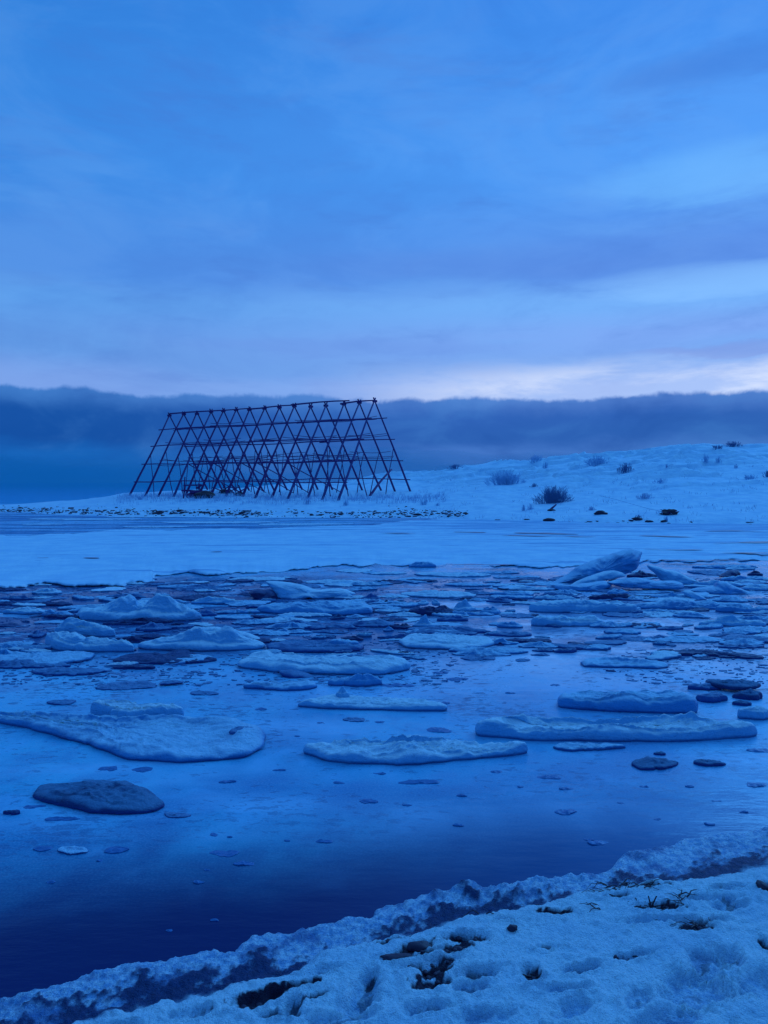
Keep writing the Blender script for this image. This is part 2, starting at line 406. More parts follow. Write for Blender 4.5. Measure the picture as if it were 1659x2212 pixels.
# wobble the lines
wx = GX + .05*fbm(GX*4, GY*4, 3) ; wy = GY + .07*fbm(GX*5, GY*5, 4, 5) + .02*fbm(GX*25, GY*25, 5, 3)
d1 = dist_poly(wx, wy, PSH); d2 = dist_poly(wx, wy, PSN)
tt = np.clip(d1/np.maximum(d1 - d2, 1e-4), 0, 1)              # 0 waterline .. 1 snow edge
band = (d1 > 0) & (d2 < 0)
lump = fbm(GX*7, GY*7, 11, 4, .55); grain = fbm(GX*45, GY*45, 12, 3, .6); lum2 = fbm(GX*16, GY*16, 13, 3, .6)
ridge = (sm(tt, 0, .22)*(1-sm(tt, .38, .80)))*np.clip(.85+1.3*fbm(GX*1.6, GY*1.6, 14, 3), .25, 1.6)
zb = -.03 + .055*sm(d1, -.02, .05) + ridge*(.014 + .020*lump + .022*lum2) + .010*grain*sm(tt,0,.2)
dsn = np.maximum(d2, 0)
zs = .035 + .055*sm(d2, -.03, .10) + .075*dsn + .018*fbm(GX*1.6, GY*1.6, 21, 4) + .009*fbm(GX*8, GY*8, 22, 4, .6) + .012*fbm(GX*22, GY*22, 23, 3, .6) + .006*grain
GZ = np.where(d2 > -.03, np.maximum(zs, zb*0-1), zb)
k = sm(d2, -.06, .01); GZ = zb*(1-k) + zs*k
GZ = np.where(d1 < 0, -.03 - .25*np.minimum(-d1, 1), GZ)
slush_shade = np.where(d1 > -.02, 1-sm(d2, -.05, .02), 1.0)
wetm = sm(tt + .55*lump + .35*lum2 + .25*grain, .50, .80)*(1-sm(d2, -.04, .01))
wetm = np.maximum(wetm, sm(-d1, .0, .02))
bare = np.zeros_like(GX)
# footprints and wind-bared patches: (x, y, half length, half width (m), turn, depth, how bare)
FE = [(785,2140,.165,.062,75,.050,.15),(770,2172,.12,.05,20,.03,.3),(560,2148,.14,.045,20,.035,1.1),(640,2125,.11,.020,14,.02,.8),
      (895,2040,.13,.055,35,.03,1.2),(870,2068,.14,.025,5,.02,1.0),(950,2078,.15,.045,30,.025,.75),(940,2100,.11,.035,28,.03,.9),(1030,2100,.13,.055,18,.045,.45),(945,2125,.12,.045,18,.035,.85),
      (1015,2018,.12,.050,24,.03,.8),(985,2015,.09,.03,20,.03,.7),(1145,2100,.075,.05,80,.04,.8),(1150,2125,.06,.025,20,.02,.4),(1015,2135,.10,.045,5,.04,.25),(1220,2145,.11,.035,0,.035,.15),(1255,2097,.10,.028,15,.03,.25),
      (1370,2070,.13,.03,8,.025,.35),(1525,2090,.15,.09,70,.05,.15),(1578,2088,.10,.06,80,.05,.3),(1500,2155,.20,.13,20,.055,.05),(1655,2150,.16,.12,10,.055,.0),(1335,1925,.10,.03,5,.02,.5),
      (1540,1935,.18,.03,4,.03,.25),(1575,1950,.10,.06,10,.045,.30),(1570,1910,.12,.02,8,.03,.3),(1515,1993,.16,.03,4,.03,.5),(1520,2010,.10,.03,5,.02,.9),
      (1430,1985,.22,.03,3,.03,.1),(630,2170,.06,.04,80,.04,.5),(600,2190,.12,.02,0,.02,.5),(250,2208,.1,.03,5,.02,.1),(410,2180,.10,.03,5,.02,.1),
      (1200,1958,.10,.03,0,.02,.9),(1420,1955,.14,.03,0,.02,.7),(1657,1910,.06,.04,70,.03,1.0),(1657,2050,.03,.06,0,.03,1.0),(1240,2190,.12,.05,30,.03,0),(1050,2205,.14,.05,10,.03,0),
      (920,2185,.12,.035,10,.03,.1),(735,2205,.14,.04,10,.03,.1),(700,2090,.10,.03,20,.02,.1),(1380,2180,.09,.05,50,.03,.05),(1450,2230,.2,.07,20,.04,0),(1090,1970,.10,.02,0,.012,.3),(1440,1880,.14,.03,5,.02,.9),(915,2060,.10,.03,25,.02,1.0),(965,2048,.09,.022,15,.015,.9),(905,2092,.09,.022,10,.015,.9),(850,2012,.12,.03,20,.02,1.0),(985,2050,.10,.018,18,.012,.8),(1480,2000,.10,.018,8,.012,.6),(680,2150,.07,.018,18,.012,.6),(800,2110,.06,.02,60,.01,.6),(1185,2040,.07,.018,5,.012,.5),(1410,1905,.12,.022,5,.015,.9)]
for (fx, fy, a, b_, ang, dp, br) in FE:
    cx, cy = ground(fx, fy, .12); c_, s_ = math.cos(R(ang)), math.sin(R(ang))
    dx, dy = GX-cx, GY-cy
    e1 = (dx*c_+dy*s_)/a; e2 = (-dx*s_+dy*c_)/b_
    a0 = np.sqrt(e1*e1+e2*e2); q = a0 + .22*lum2 + .10*grain
    GZ -= dp*.90*(1-sm(q, .45, 1.05))
    GZ += .008*np.exp(-((q-1.3)/.22)**2)
    if br > 0: bare = np.maximum(bare, (1-sm(a0 + .30*grain + .70*lum2 + .35*lump, .10+.72*br, .16+.76*br))*min(1, br+.3))
    slush_shade = np.maximum(slush_shade, .75*(1-sm(a0 + .35*lum2 + .2*grain, .45, .95))*(1 if dp > .02 else .6))  # shade inside prints and hollows, painted in with the darker slush colour
V = np.stack([GX.ravel(), GY.ravel(), GZ.ravel()], 1)
keep = GZ.ravel() > -.12
Fq = grid_faces(nr, nc); Fq = Fq[keep[Fq].any(1)]
sh_o = mesh_from('snowy_shore', V, Fq, M['shore'], True, attrs={'slush_shade': slush_shade.ravel(), 'bare': bare.ravel(), 'wet': wetm.ravel()})
tag(sh_o, kind='structure')
def shore_z(x, y):
    j = np.interp(x/y, uu, np.arange(nc)); i = np.interp(y, vv, np.arange(nr))
    return float(GZ[int(round(float(i))), int(round(float(j)))])

# ------------------------------------------------------------------ far spit and hill
COLS = {-1500:[(110,-.3),(130,-.4),(150,-.5),(170,-.6),(200,-.8)],
 -250:[(75,-.05),(82,.10),(90,.05),(100,-.5),(170,-.8)],
 0:[(56.5,0),(62,.20),(67,.14),(76,-.5),(170,-.8)],
 150:[(50.9,0),(56,.27),(61,.45),(70,.42),(88,-.6),(170,-.8)],
 290:[(48.8,0),(54,.33),(61,.72),(68,1.0),(88,1.0),(112,-.6),(170,-.8)],
 500:[(46.8,0),(50,.28),(56,.74),(62,.95),(72,1.30),(92,1.45),(125,-.6),(170,-.8)],
 724:[(46.8,0),(50,.33),(55,.82),(65,1.24),(80,1.75),(95,2.2),(135,.6),(170,-.5)],
 880:[(46.8,0),(51,.40),(56,.86),(65,1.27),(80,2.2),(95,3.3),(130,3),(170,1)],
 1100:[(41.3,0),(44,.25),(50,.68),(60,1.5),(75,2.7),(95,4.7),(130,4.6),(170,3)],
 1300:[(39,0),(41.5,.30),(48,.85),(60,2.2),(75,3.9),(90,5.5),(130,5.6),(170,3)],
 1500:[(38,0),(40.5,.32),(48,1.15),(60,2.9),(75,5.1),(86,6.4),(130,6.2),(170,3)],
 1659:[(37.4,0),(40,.35),(48,1.35),(60,3.1),(75,5.1),(86,6.45),(130,6.2),(170,3)],
 3000:[(34,0),(37,.4),(46,1.6),(60,3.4),(75,5.6),(86,7.2),(130,7),(170,3)]}
ks = sorted(COLS); Yg = np.linspace(33, 172, 420)
prof = np.array([np.interp(Yg, [a for a,_ in [(COLS[k][0][0]-9,-.55)]+COLS[k]], [b for _,b in [(0,-.55)]+COLS[k]]) for k in ks])
ker = np.exp(-np.linspace(-2,2,13)**2); ker /= ker.sum()
prof = np.array([np.convolve(np.pad(r, 6, 'edge'), ker, 'valid') for r in prof])
colx = np.concatenate([np.linspace(-1500,-100,60), np.linspace(-98,1750,760), np.linspace(1755,3000,60)])
Zf = np.zeros((len(Yg), len(colx)))
for i in range(len(Yg)):
    xi = np.interp(colx, ks, np.arange(len(ks))); j = np.clip(np.floor(xi).astype(int), 0, len(ks)-2); f = xi-j
    Zf[i] = prof[j, i]*(1-(f*f*(3-2*f))) + prof[j+1, i]*(f*f*(3-2*f))
UX = (colx-W_/2)/F_; FX = UX[None, :]*Yg[:, None]; FY = np.repeat(Yg[:, None], len(colx), 1)
land = sm(Zf, .02, .5); hill = sm(Zf, .8, 3.0)
Zf = Zf + (.12*land+.32*hill)*fbm(FX*.16, FY*.16, 31, 4) + (.03+.05*land)*fbm(FX*.9, FY*.5, 32, 4, .55)
# wind-cut ledges near the hill's crest and a small cut bank along the shore
led = fbm(FX*.10+5, FY*.35, 33, 3)
Zf += .38*hill*sm(led, .0, .05)*(1-.8*sm(led, .05, .22))
Zf += .10*sm(Zf + .10*fbm(FX*.8, FY*.3, 35, 4), .04, .15)
V = np.stack([FX.ravel(), FY.ravel(), Zf.ravel()], 1)
Fq = grid_faces(len(Yg), len(colx)); kp = V[:,2] > -.45; Fq = Fq[kp[Fq].any(1)]
tag(mesh_from('hill', V, Fq, M['snow']), kind='structure')
def land_z(x, y):
    c = np.interp(x/y*F_ + W_/2, colx, np.arange(len(colx))); r = np.interp(y, Yg, np.arange(len(Yg)))
    r0, c0 = int(r), int(c); r1, c1 = min(r0+1, len(Yg)-1), min(c0+1, len(colx)-1); a, b_ = r-r0, c-c0
    return float((Zf[r0,c0]*(1-a)+Zf[r1,c0]*a)*(1-b_) + (Zf[r0,c1]*(1-a)+Zf[r1,c1]*a)*b_)
def hit(px, py):
    last = 60
    for y in np.arange(36, 120, .25):
        x, _, z = atY(px, py, y)
        if land_z(x, y) >= z: return (x, y, land_z(x, y))
    # highest visible ground in that column
    b = max(np.arange(60, 110, .5), key=lambda y: (land_z(atY(px,py,y)[0], y)-CAM_H)/y)
    x = atY(px, py, b)[0]; return (x, b, land_z(x, b))

# ------------------------------------------------------------------ snow-covered sea-ice shelf
NE = [(-500,1282),(0,1272),(90,1266),(160,1268),(230,1263),(292,1262),(330,1257),(300,1248),(360,1243),(500,1240),(640,1232),(760,1227),(860,1224),(940,1222),(1010,1225),(1100,1222),
      (1180,1226),(1260,1222),(1400,1216),(1500,1214),(1560,1210),(1659,1212),(2100,1215),(2600,1215)]
FA = [(-500,1172),(0,1163),(60,1162),(100,1157),(180,1155),(250,1149),(360,1150),(480,1146),(540,1148),(600,1144),(700,1141),(760,1140),(800,1137),(850,1132),(900,1127),(1000,1120),(1200,1122),(2600,1126)]
xs = np.linspace(-500, 2600, 900)
ne = np.interp(xs, *zip(*NE)); fa = np.interp(xs, *zip(*FA))
ne = ne + 9*fbm(xs*.013, xs*0, 41, 6, .65); fa = fa + 2.5*fbm(xs*.02, xs*0+9, 42, 5, .6)
rows = []; TH = .085
A = np.array([ground(a, b_) for a, b_ in zip(xs, ne)]); B = np.array([ground(a, b_) for a, b_ in zip(xs, fa)])
ss = np.concatenate([[-.012, 0.0, .0015, .006, .02], np.linspace(.05, 1, 30)])
zz_ = np.concatenate([[-.02, .5, .85, 1.0, 1.0], np.ones(30)])*TH
off = np.array([.14, 0, 0, 0, 0])
for k, (s_, z_) in enumerate(zip(ss, zz_)):
    P = A + (B-A)*max(s_, 0)
    if k == 0: P = A + np.array([0, .20])
    thv = np.interp(xs, [-500,295,305,520,700,1000,1300,1659], [1.0,.9,.75,.5,.35,.5,.45,.6])*np.clip(1+np.where(xs > 305, 2.6, .5)*fbm(xs*.016, xs*0+3, 46, 3), .06, 1.5)
    zv = np.where(thv > 0, z_*(thv + (1-thv)*sm(s_, .0, .12)), z_)
    if k > 2: zv = zv + .018*fbm(P[:,0]*.9, P[:,1]*.9, 44, 4, .6) + .015*fbm(P[:,0]*.25, P[:,1]*.25, 45)
    rows.append(np.column_stack([P, zv]))
rows.append(np.column_stack([B, np.full(len(B), -.02)]))
tag(mesh_from('snow_covered_ice', np.concatenate(rows), grid_faces(len(rows), len(xs)), M['sheet']), kind='structure')
def lead(pts, half, seed):
    """long narrow strip of open dark water in the shelf (points in px along it)"""
    P = np.array([ground(a, b_, TH) for a, b_ in pts]); s = np.linspace(0, len(P)-1, 60)
    Cx, Cy = np.interp(s, range(len(P)), P[:,0]), np.interp(s, range(len(P)), P[:,1])
    wd = half*np.sin(np.linspace(0, math.pi, 60))**.5*(1+1.2*fbm(Cx*1.5, Cy, seed, 4))
    up = np.column_stack([Cx, Cy+wd, np.full(60, TH+.022)]); dn = np.column_stack([Cx, Cy-wd, np.full(60, TH+.022)])
    tag(mesh_from('water', np.concatenate([dn, up]), grid_faces(2, 60), M['lead'], False), kind='structure')
M['lead'] = mat_flat('lead_water', (.004,.02,.14,1), .35, 4, (.02,.10,.32,1), .002)
lead([(1420,1211),(1500,1212),(1620,1211)], .12, 1); lead([(1370,1213),(1420,1213)], .05, 2)
lead([(960,1221),(1060,1222),(1110,1221)], .08, 3); lead([(1520,1348-200),(1600,1147),(1659,1150)], .15, 4)
lead([(1110,1152),(1180,1153),(1250,1155)], .35, 5); lead([(980,1150),(1050,1151)], .25, 6); lead([(820,1152),(900,1153)], .2, 7)
lead([(1080,1157),(1160,1159),(1290,1160)], .14, 8); lead([(1380,1158),(1500,1161)], .16, 9); lead([(1540,1174),(1659,1172),(1720,1172)], .2, 10)
lead([(180,1206),(215,1207)], .1, 11); lead([(80,1206),(105,1206)], .07, 12); lead([(455,1193),(480,1193)], .07, 15)
lead([(1390,1187),(1470,1189),(1520,1188)], .10, 13); lead([(1560,1195),(1640,1196),(1700,1195)], .16, 14)
lead([(1610,1222),(1659,1224)], .1, 16)

# ------------------------------------------------------------------ ice pieces
def lab(label, cat, grp=None): return (label, cat, grp)
def finish(o, name, label, cat='ice floe', group=None):
    o.name = name; tag(o, label, cat, group); return o
def floe_mesh(P, thick, mound=0.0, mat='white', seed=0, z0=0.0, rough=1.0, rings=None, skew=(0,0), under=.35, name='ice_floe', dish=0.0, rim=.16, wobble=1.0):
    """P: world outline (n,2). Undercut flank, rounded shoulder, uneven snowy top; closed below"""
    P = np.asarray(P, float)
    # resample & roughen
    Q = np.vstack([P, P[:1]]); L = np.r_[0, np.cumsum(np.hypot(*np.diff(Q, axis=0).T))]
    size = L[-1]/math.pi; N = int(np.clip(L[-1]/.022, 40, 260))
    s = np.linspace(0, L[-1], N, endpoint=False)
    q = np.column_stack([np.interp(s, L, Q[:,0]), np.interp(s, L, Q[:,1])])
    for _ in range(3): q = (np.roll(q,1,0)+2*q+np.roll(q,-1,0))/4
    c = q.mean(0); dirs = q-c; r = np.hypot(*dirs.T)[:,None]; dn = dirs/np.maximum(r,1e-6)
    an = np.linspace(0, 2*math.pi, N, endpoint=False)
    wob = rough*wobble*(.075*size*fbm(np.cos(an)*2.2+seed, np.sin(an)*2, seed+1, 4, .6) + min(.025, .05*size)*fbm(np.cos(an)*9, np.sin(an)*9+seed, seed+2, 3, .6))
    q = q + dn*wob[:,None]
    dirs = q-c; r = np.hypot(*dirs.T)
    ins = thick*np.array([under*2.0, under*.6, .0, .18, .60, 1.30, 2.2])
    ins = ins*min(1.0, .60*float(r.min())/max(1e-3, 2.2*thick))
    zl = thick*np.array([-.35, .0, .30, .60, .84, .97, 1.02])
    K = rings or int(np.clip(size/.05, 7, 26))
    Rw = []
    for a, z in zip(ins, zl):
        f = np.clip(1-a/np.maximum(r, 1e-3), .25, 1.2)
        p = c+dirs*f[:,None]
        zz = np.full(N, z)
        if z > 0:
            zz = zz*(1+rough*.55*fbm(p[:,0]*3.5, p[:,1]*3.5, seed+3, 4, .6)) + rough*.012*fbm(p[:,0]*14, p[:,1]*14, seed+5, 3)
            p = p + dn*(rough*.05*thick*fbm(p[:,0]*9+z*20, p[:,1]*9, seed+4, 3, .6))[:,None]
        Rw.append((p, zz, f))
    flast = Rw[-1][2]
    for j in range(1, K+1):
        g = 1-j/K; f = flast*g; p = c+dirs*f[:,None]
        e = 1-g
        ridge = sm(e, 0, 1)
        # mound skewed towards one side, with secondary lobes
        px, py = (p[:,0]-c[0])/size, (p[:,1]-c[1])/size
        rg_ = 1-np.abs(fbm(px*2.4+seed, py*3.0, seed+9, 3, .5))*3.2
        pw = 2.2 if mound < .22*size else 2.0
        mo = mound*(1-g**pw)*(.62 + .9*fbm(px*2.6+skew[0]*3, py*3.2+seed, seed+6, 4, .55) + (.30 if pw > 2.1 else .12)*rg_ + skew[0]*px*1.6 + skew[1]*py*1.2)
        mo = np.where(mo > 0, mo, mo*.3)*.85
        zz = thick*1.02*(1+rough*(.55-.25*min(1,e*3))*fbm(p[:,0]*3.5, p[:,1]*3.5, seed+3, 4, .6)) + rough*.012*fbm(p[:,0]*14, p[:,1]*14, seed+5, 3) + mo
        zz = zz - dish*thick*sm(e, .05, .35) + rim*thick*np.exp(-((e-.07)/.07)**2)*(1+.8*fbm(p[:,0]*5, p[:,1]*5, seed+12, 3)) + rough*.010*fbm(p[:,0]*26, p[:,1]*26, seed+8, 3)*1.5
        if j == K: zz[:] = zz.mean()
        Rw.append((p, np.maximum(zz, thick*.15), f))
    org = np.array([c[0], c[1], 0.0])
    V = np.concatenate([np.column_stack([p, zz + z0]) for p, zz, _ in Rw]) - org
    F = grid_faces(len(Rw), N, True)
    V = np.vstack([V, [[0, 0, z0-.35*thick]]]); bi = len(V)-1
    tris = [[(i+1) % N, i, bi] for i in range(N)]
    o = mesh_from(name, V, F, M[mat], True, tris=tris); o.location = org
    return o
_sd = [100]
def nseed(): _sd[0] += 7; return _sd[0]
def ell(cx, cy, w_, h_, ang=0, H=.08, z0=0.0, n=28):
    """outline of a piece filling the bbox (px) when H m tall; it stands on z0"""
    x0, yf = ground(cx, cy+h_/2, z0); _, yb = ground(cx, cy-h_/2, z0+H)
    mn = .22 if w_ > 90 else .45
    if yb-yf < (w_/F_*yf)*mn: yb = yf + (w_/F_*yf)*mn
    ym = (yf+yb)/2; xm = (cx-W_/2)/F_*ym; a = w_/F_*ym/2; b_ = (yb-yf)/2
    rs = random.Random(int(cx*31+cy*17)); ph = rs.random()*6.28; t = np.linspace(0, 2*math.pi, n, endpoint=False)
    rr = 1+.13*np.sin(2*t+ph)+.09*np.sin(3*t+ph*2.3)+.05*np.sin(5*t+ph*3.1)
    rr /= rr.max()
    x, y = a*rr*np.cos(t), b_*rr*np.sin(t); sh = rs.uniform(-.25,.25)*a/max(b_,.01)*.35
    return np.column_stack([xm+x+sh*y*.6, ym+y])
def E(cx, cy, w_, h_, label, mat='white', thick=.07, mound=0.0, cat='ice floe', name='ice_floe', z0=0.0, group=None, **kw):
    Hm = max(.004, .80*h_/F_*ground(cx, cy+h_/2)[1]); k_ = min(1, Hm/(thick+.8*mound)); thick *= k_; mound *= k_
    if 1225 < cy < 1440 and z0 == 0: mound += .55*thick; thick *= .6
    o = floe_mesh(ell(cx, cy, w_, h_, H=thick+mound*.8, z0=z0), thick, mound, mat, nseed(), z0=z0, **kw)
    return finish(o, name, label, cat, group)
def PG(pts, label, mat='white', thick=.08, mound=0.0, cat='ice floe', name='ice_floe', z0=0.0, **kw):
    ym = sum(p[1] for p in pts)/len(pts)
    top = min(p[1] for p in pts); bot = max(p[1] for p in pts)
    P = []
    for (a, b_) in pts:                     # front edge stands on the water, back edge is seen over the top
        f = (bot-b_)/(bot-top)
        P.append(ground(a, b_, z0 + (thick+mound*.6)*f))
    P = np.array(P)
    kw.setdefault('wobble', .3)
    o = floe_mesh(P, thick, mound, mat, nseed(), z0=z0, **kw)
    return finish(o, name, label, cat)
c1 = lambda L: [(x*.25, 1209.6+y*.25) for x, y in L]
c2 = lambda L: [(414.7+x*.302, 1209.6+y*.302) for x, y in L]
c4 = lambda L: [(1157.8+x*.302, 1157.8+y*.302) for x, y in L]
r1 = lambda L: [(829.4+.5*x, 1451.5+.5*y) for x, y in L]
l2 = lambda L: [(.5*x, 1468.8+.5*y) for x, y in L]

def slab(pts, Y0, lean, thick, label, mat='blue', bulge=.5, seed=None, name='ice_slab', cat='ice slab', shift=(0,0)):
    """upthrust piece: silhouette standing on the ice, leaning back by `lean`, `thick` metres through"""
    seed = seed or nseed(); P = []
    bot = max(p[1] for p in pts)
    for a, b_ in pts:                        # intersect ray with plane y = Y0 + lean*z
        d = ray(a, b_); t = (Y0 + lean*CAM_H)/(d[1]-lean*d[2]); P.append((d[0]*t, CAM_H+d[2]*t))
    P = np.array(P); Q = np.vstack([P, P[:1]]); L = np.r_[0, np.cumsum(np.hypot(*np.diff(Q, axis=0).T))]
    N = int(np.clip(L[-1]/.03, 60, 200)); s = np.linspace(0, L[-1], N, endpoint=False)
    q = np.column_stack([np.interp(s, L, Q[:,0]), np.interp(s, L, Q[:,1])])
    for _ in range(2): q = (np.roll(q,1,0)+2*q+np.roll(q,-1,0))/4
    c = q.mean(0); fr = [1, .97, .90, .80, .68, .55, .42, .3, .18, .08, .001]; Rw = []
    for side in (-1, 1):
        seq = fr if side < 0 else fr[1:]
        lst = []
        for f in seq:
            p = c+(q-c)*f
            dpt = thick*.5*side*np.sqrt(max(0, 1-f**4))*(1+.5*bulge*fbm(p[:,0]*1.8+side, p[:,1]*3.2, seed, 4, .55)) + side*thick*.20*fbm(p[:,0]*6, p[:,1]*8, seed+3, 3)*(1 if f < .99 else .2)
            if side > 0: p = p - np.array([0, .03*thick])
            x = p[:,0]; z = p[:,1]; y = Y0 + lean*z + dpt + shift[1]*(z)
            lst.append(np.column_stack([x, y, z]))
        Rw = (lst[::-1] + []) if side < 0 else Rw + lst
    V = np.concatenate(Rw); org = np.array([c[0], Y0, 0]); V -= org
    o = mesh_from(name, V, grid_faces(len(Rw), N, True), M[mat], True); o.location = org
    return finish(o, name, label, cat)

# --- large near floes (outlines measured on the photograph, laid on the water)
PG(l2([(-160,130),(0,165),(130,190),(300,250),(450,300),(540,345),(650,356),(800,358),(950,350),(1080,332),(1155,290),(1162,240),(1140,190),(1000,165),(830,150),(600,158),(330,148),(150,140),(0,135),(-160,120)]),
   'broad flat floe at left with a pale broken front edge', 'blue', .065, 0, dish=.35, rough=1.2)
E(285, 1538, 262, 36, 'thick pale ridge of ice lying across the broad flat left floe', 'white', .11, .03, z0=.03)
E(520, 1577, 80, 26, 'dark melt-pitted ice lump on right end of the broad left floe', 'grey', .03, .01, z0=.055, cat='ice lump', name='ice_lump')
PG(l2([(135,485),(160,450),(200,432),(340,430),(420,415),(560,420),(600,450),(660,480),(715,540),(650,575),(500,585),(400,575),(280,545),(190,520),(150,500)]),
   'dirty grey-brown floe alone in the left foreground water', 'brown', .05, .01, rough=1.2)
PG([(650,1612),(670,1601),(700,1598),(760,1596),(830,1597),(900,1594),(1000,1593),(1100,1600),(1145,1612),(1100,1623),(1000,1635),(900,1650),(850,1655),(760,1650),(690,1635)],
   'frosted oval floe with crusty snow edge in centre foreground', 'white', .075, .012, dish=.2, rough=1.5)
PG(r1([(755,90),(770,72),(900,75),(960,65),(1050,65),(1100,70),(1200,90),(1260,110),(1340,135),(1362,165),(1350,182),(1200,180),(1050,170),(900,155),(760,130)]),
   'thick wedge floe with blunt left end, behind the long right floe', 'blue', .12, .02)
PG(r1([(390,225),(430,205),(480,213),(560,195),(760,190),(1000,195),(1200,190),(1350,200),(1500,210),(1600,230),(1630,250),(1600,268),(1500,275),(1400,290),(1330,303),(1200,305),(1000,300),(850,295),(700,297),(600,290),(500,270),(400,258)]),
   'longest floe of the right foreground, snow crusted with tapering right end', 'white', .10, .01, dish=.3, rough=1.2)
E(1274, 1617, 190, 15, 'low crust of ice under front edge of the longest right floe', 'blue', .025, .01)
E(1420, 1648, 132, 38, 'rounded dirty ice patch below the longest right floe', 'brown', .03, .01)
E(1540, 1649, 86, 19, 'pointed dirty ice patch right of the rounded one', 'brown', .02, .005)
E(1433, 1628, 36, 9, 'small dirty ice chip touching top of the rounded dirty patch', 'brown', .02)
PG([(642,1522),(680,1505),(720,1498),(800,1500),(860,1505),(930,1518),(970,1530),(965,1537),(900,1537),(800,1533),(700,1530)],
   'pale pointed floe with a lump near its left end', 'white', .05, .01)
E(738, 1497, 42, 30, 'upright pale ice lump on left end of pale pointed floe', 'white', .10, .10, z0=.03, cat='ice lump', name='ice_lump')
# right edge pile
E(1590, 1473, 132, 36, 'dark dirty slab topping the heap at right edge', 'brown', .04, .05, z0=.04)
E(1530, 1482, 110, 20, 'grey slab jutting left out of right edge heap', 'grey', .05, .01)
E(1545, 1510, 82, 18, 'blunt grey ice block at foot of right edge heap', 'grey', .06, .01)
E(1625, 1500, 90, 26, 'dark rounded ice block inside right edge heap', 'brown', .05, .03)
E(1612, 1519, 50, 14, 'small dark ice block lowest in right edge heap', 'brown', .03, .01)
E(1637, 1538, 100, 36, 'pale frosted lump in front of right edge heap', 'white', .08, .04)
# --- middle field
PG(c2([(345,695),(430,645),(480,655),(560,675),(850,675),(1000,660),(1200,690),(1400,705),(1560,730),(1570,765),(1500,790),(1350,825),(1200,825),(1000,825),(850,815),(600,795),(450,765),(330,745),(300,720)]),
   'long pale floe left of centre with rounded front lip', 'white', .10, .02)
slab(c2([(615,790),(700,782),(820,805),(900,840),(915,862),(880,875),(680,868),(640,830)]), 8.35, .5, .22, 'tilted grey ice slab against front of long pale floe', 'grey')
E(608, 1480, 222, 26, 'low blue floe in front of the tilted grey slab', 'blue', .05, .01)
E(780, 1468, 104, 32, 'domed blue ice lump right of the tilted grey slab', 'blue', .07, .09, cat='ice lump', name='ice_lump')
E(735, 1474, 70, 18, 'small ice lump between tilted grey slab and domed lump', 'blue', .06, .02, cat='ice lump', name='ice_lump')
PG([(293,1387),(310,1375),(340,1364),(380,1360),(420,1354),(445,1352),(500,1358),(545,1370),(575,1382),(560,1395),(500,1404),(430,1408),(360,1402),(310,1396)],
   'high-backed pale floe with sharp curved ridge at left centre', 'white', .09, .22, skew=(.3,.3))
slab([(440,1354),(460,1353),(500,1359),(540,1368),(572,1382),(540,1385),(500,1378),(465,1366)], 10.2, .4, .25, 'thin raised lip of ice along crest of the high-backed floe', 'white')
PG([(242,1427),(262,1413),(320,1409),(360,1409),(380,1400),(400,1396),(420,1404),(450,1412),(470,1425),(440,1431),(360,1437),(290,1434)],
   'dark clear ice sheet below the high-backed floe', 'dark', .03, .05)
E(283, 1441, 125, 12, 'narrow dark ice strip at front of the dark clear sheet', 'dark', .03)
PG(c1([(385,622),(430,616),(560,625),(700,635),(780,650),(880,680),(1000,720),(1120,760),(1170,775),(1150,790),(900,800),(700,788),(500,768),(445,735),(415,675)]),
   'smooth wedge floe with sharp raised left tip at far left', 'white', .12, .10, skew=(-.8,.2))
PG(c1([(465,560),(480,530),(560,520),(660,515),(760,525),(840,560),(920,590),(1010,625),(1000,645),(890,668),(800,655),(700,635),(540,615)]),
   'hump-backed pale floe just behind the sharp-tipped wedge floe', 'white', .10, .16, skew=(-.3,.2))
PG(c1([(-200,900),(-100,830),(150,800),(400,790),(600,780),(780,785),(830,800),(780,850),(600,890),(420,925),(200,905),(0,912)]),
   'flat translucent blue floe below the sharp-tipped wedge floe', 'blue', .045, .01)
E(76, 1368, 46, 22, 'dark ice block at left tip of hump-backed floe', 'grey', .07, .02)
E(70, 1396, 90, 16, 'grey ice cake left of the sharp-tipped wedge floe', 'grey', .04, .02)
E(10, 1395, 70, 24, 'rounded pale lump cut by left frame edge', 'blue', .07, .04)
PG([(165,1313),(185,1296),(225,1284),(255,1282),(275,1292),(300,1285),(320,1279),(350,1280),(375,1290),(400,1300),(430,1315),(440,1325),(425,1335),(380,1340),(300,1343),(220,1342),(175,1334)],
   'largest white ice mound at left, two-humped with snow crust', 'white', .14, .34, skew=(.1,.4), rough=1.1)
E(208, 1317, 86, 26, 'rounded ice boss on front left of the two-humped mound', 'blue', .16, .08, cat='ice lump', name='ice_lump')
E(120, 1325, 80, 20, 'low blue ice hummock at left foot of two-humped mound', 'blue', .09, .05)
E(50, 1320, 124, 15, 'straight pale ice bar at far left edge', 'white', .09)
E(100, 1276, 90, 18, 'pale hummock just in front of snow shelf at left', 'white', .10, .08)
E(30, 1291, 100, 12, 'low grey floe between shelf and straight ice bar', 'grey', .07, .02)
E(20, 1304, 60, 10, 'dark ice block behind the straight ice bar', 'dark', .07, .03)
E(115, 1305, 90, 10, 'dark narrow block beside the straight ice bar', 'dark', .06, .01)
E(465, 1296, 128, 20, 'pale smooth floe right of two-humped mound', 'white', .10, .04)
E(325, 1353, 100, 24, 'grey floe below right foot of two-humped mound', 'grey', .07, .05)
E(440, 1325, 60, 14, 'grey block right of two-humped mound', 'grey', .06, .02)
slab(c2([(520,150),(600,150),(700,160),(800,180),(860,205),(950,215),(1050,200),(1100,210),(1180,240),(1100,268),(1000,275),(900,282),(840,262),(790,290),(740,300),(660,296),(605,272),(585,230),(555,190)]),
     14.1, .9, .40, 'curled white ice slab with scalloped lower edge', 'white')
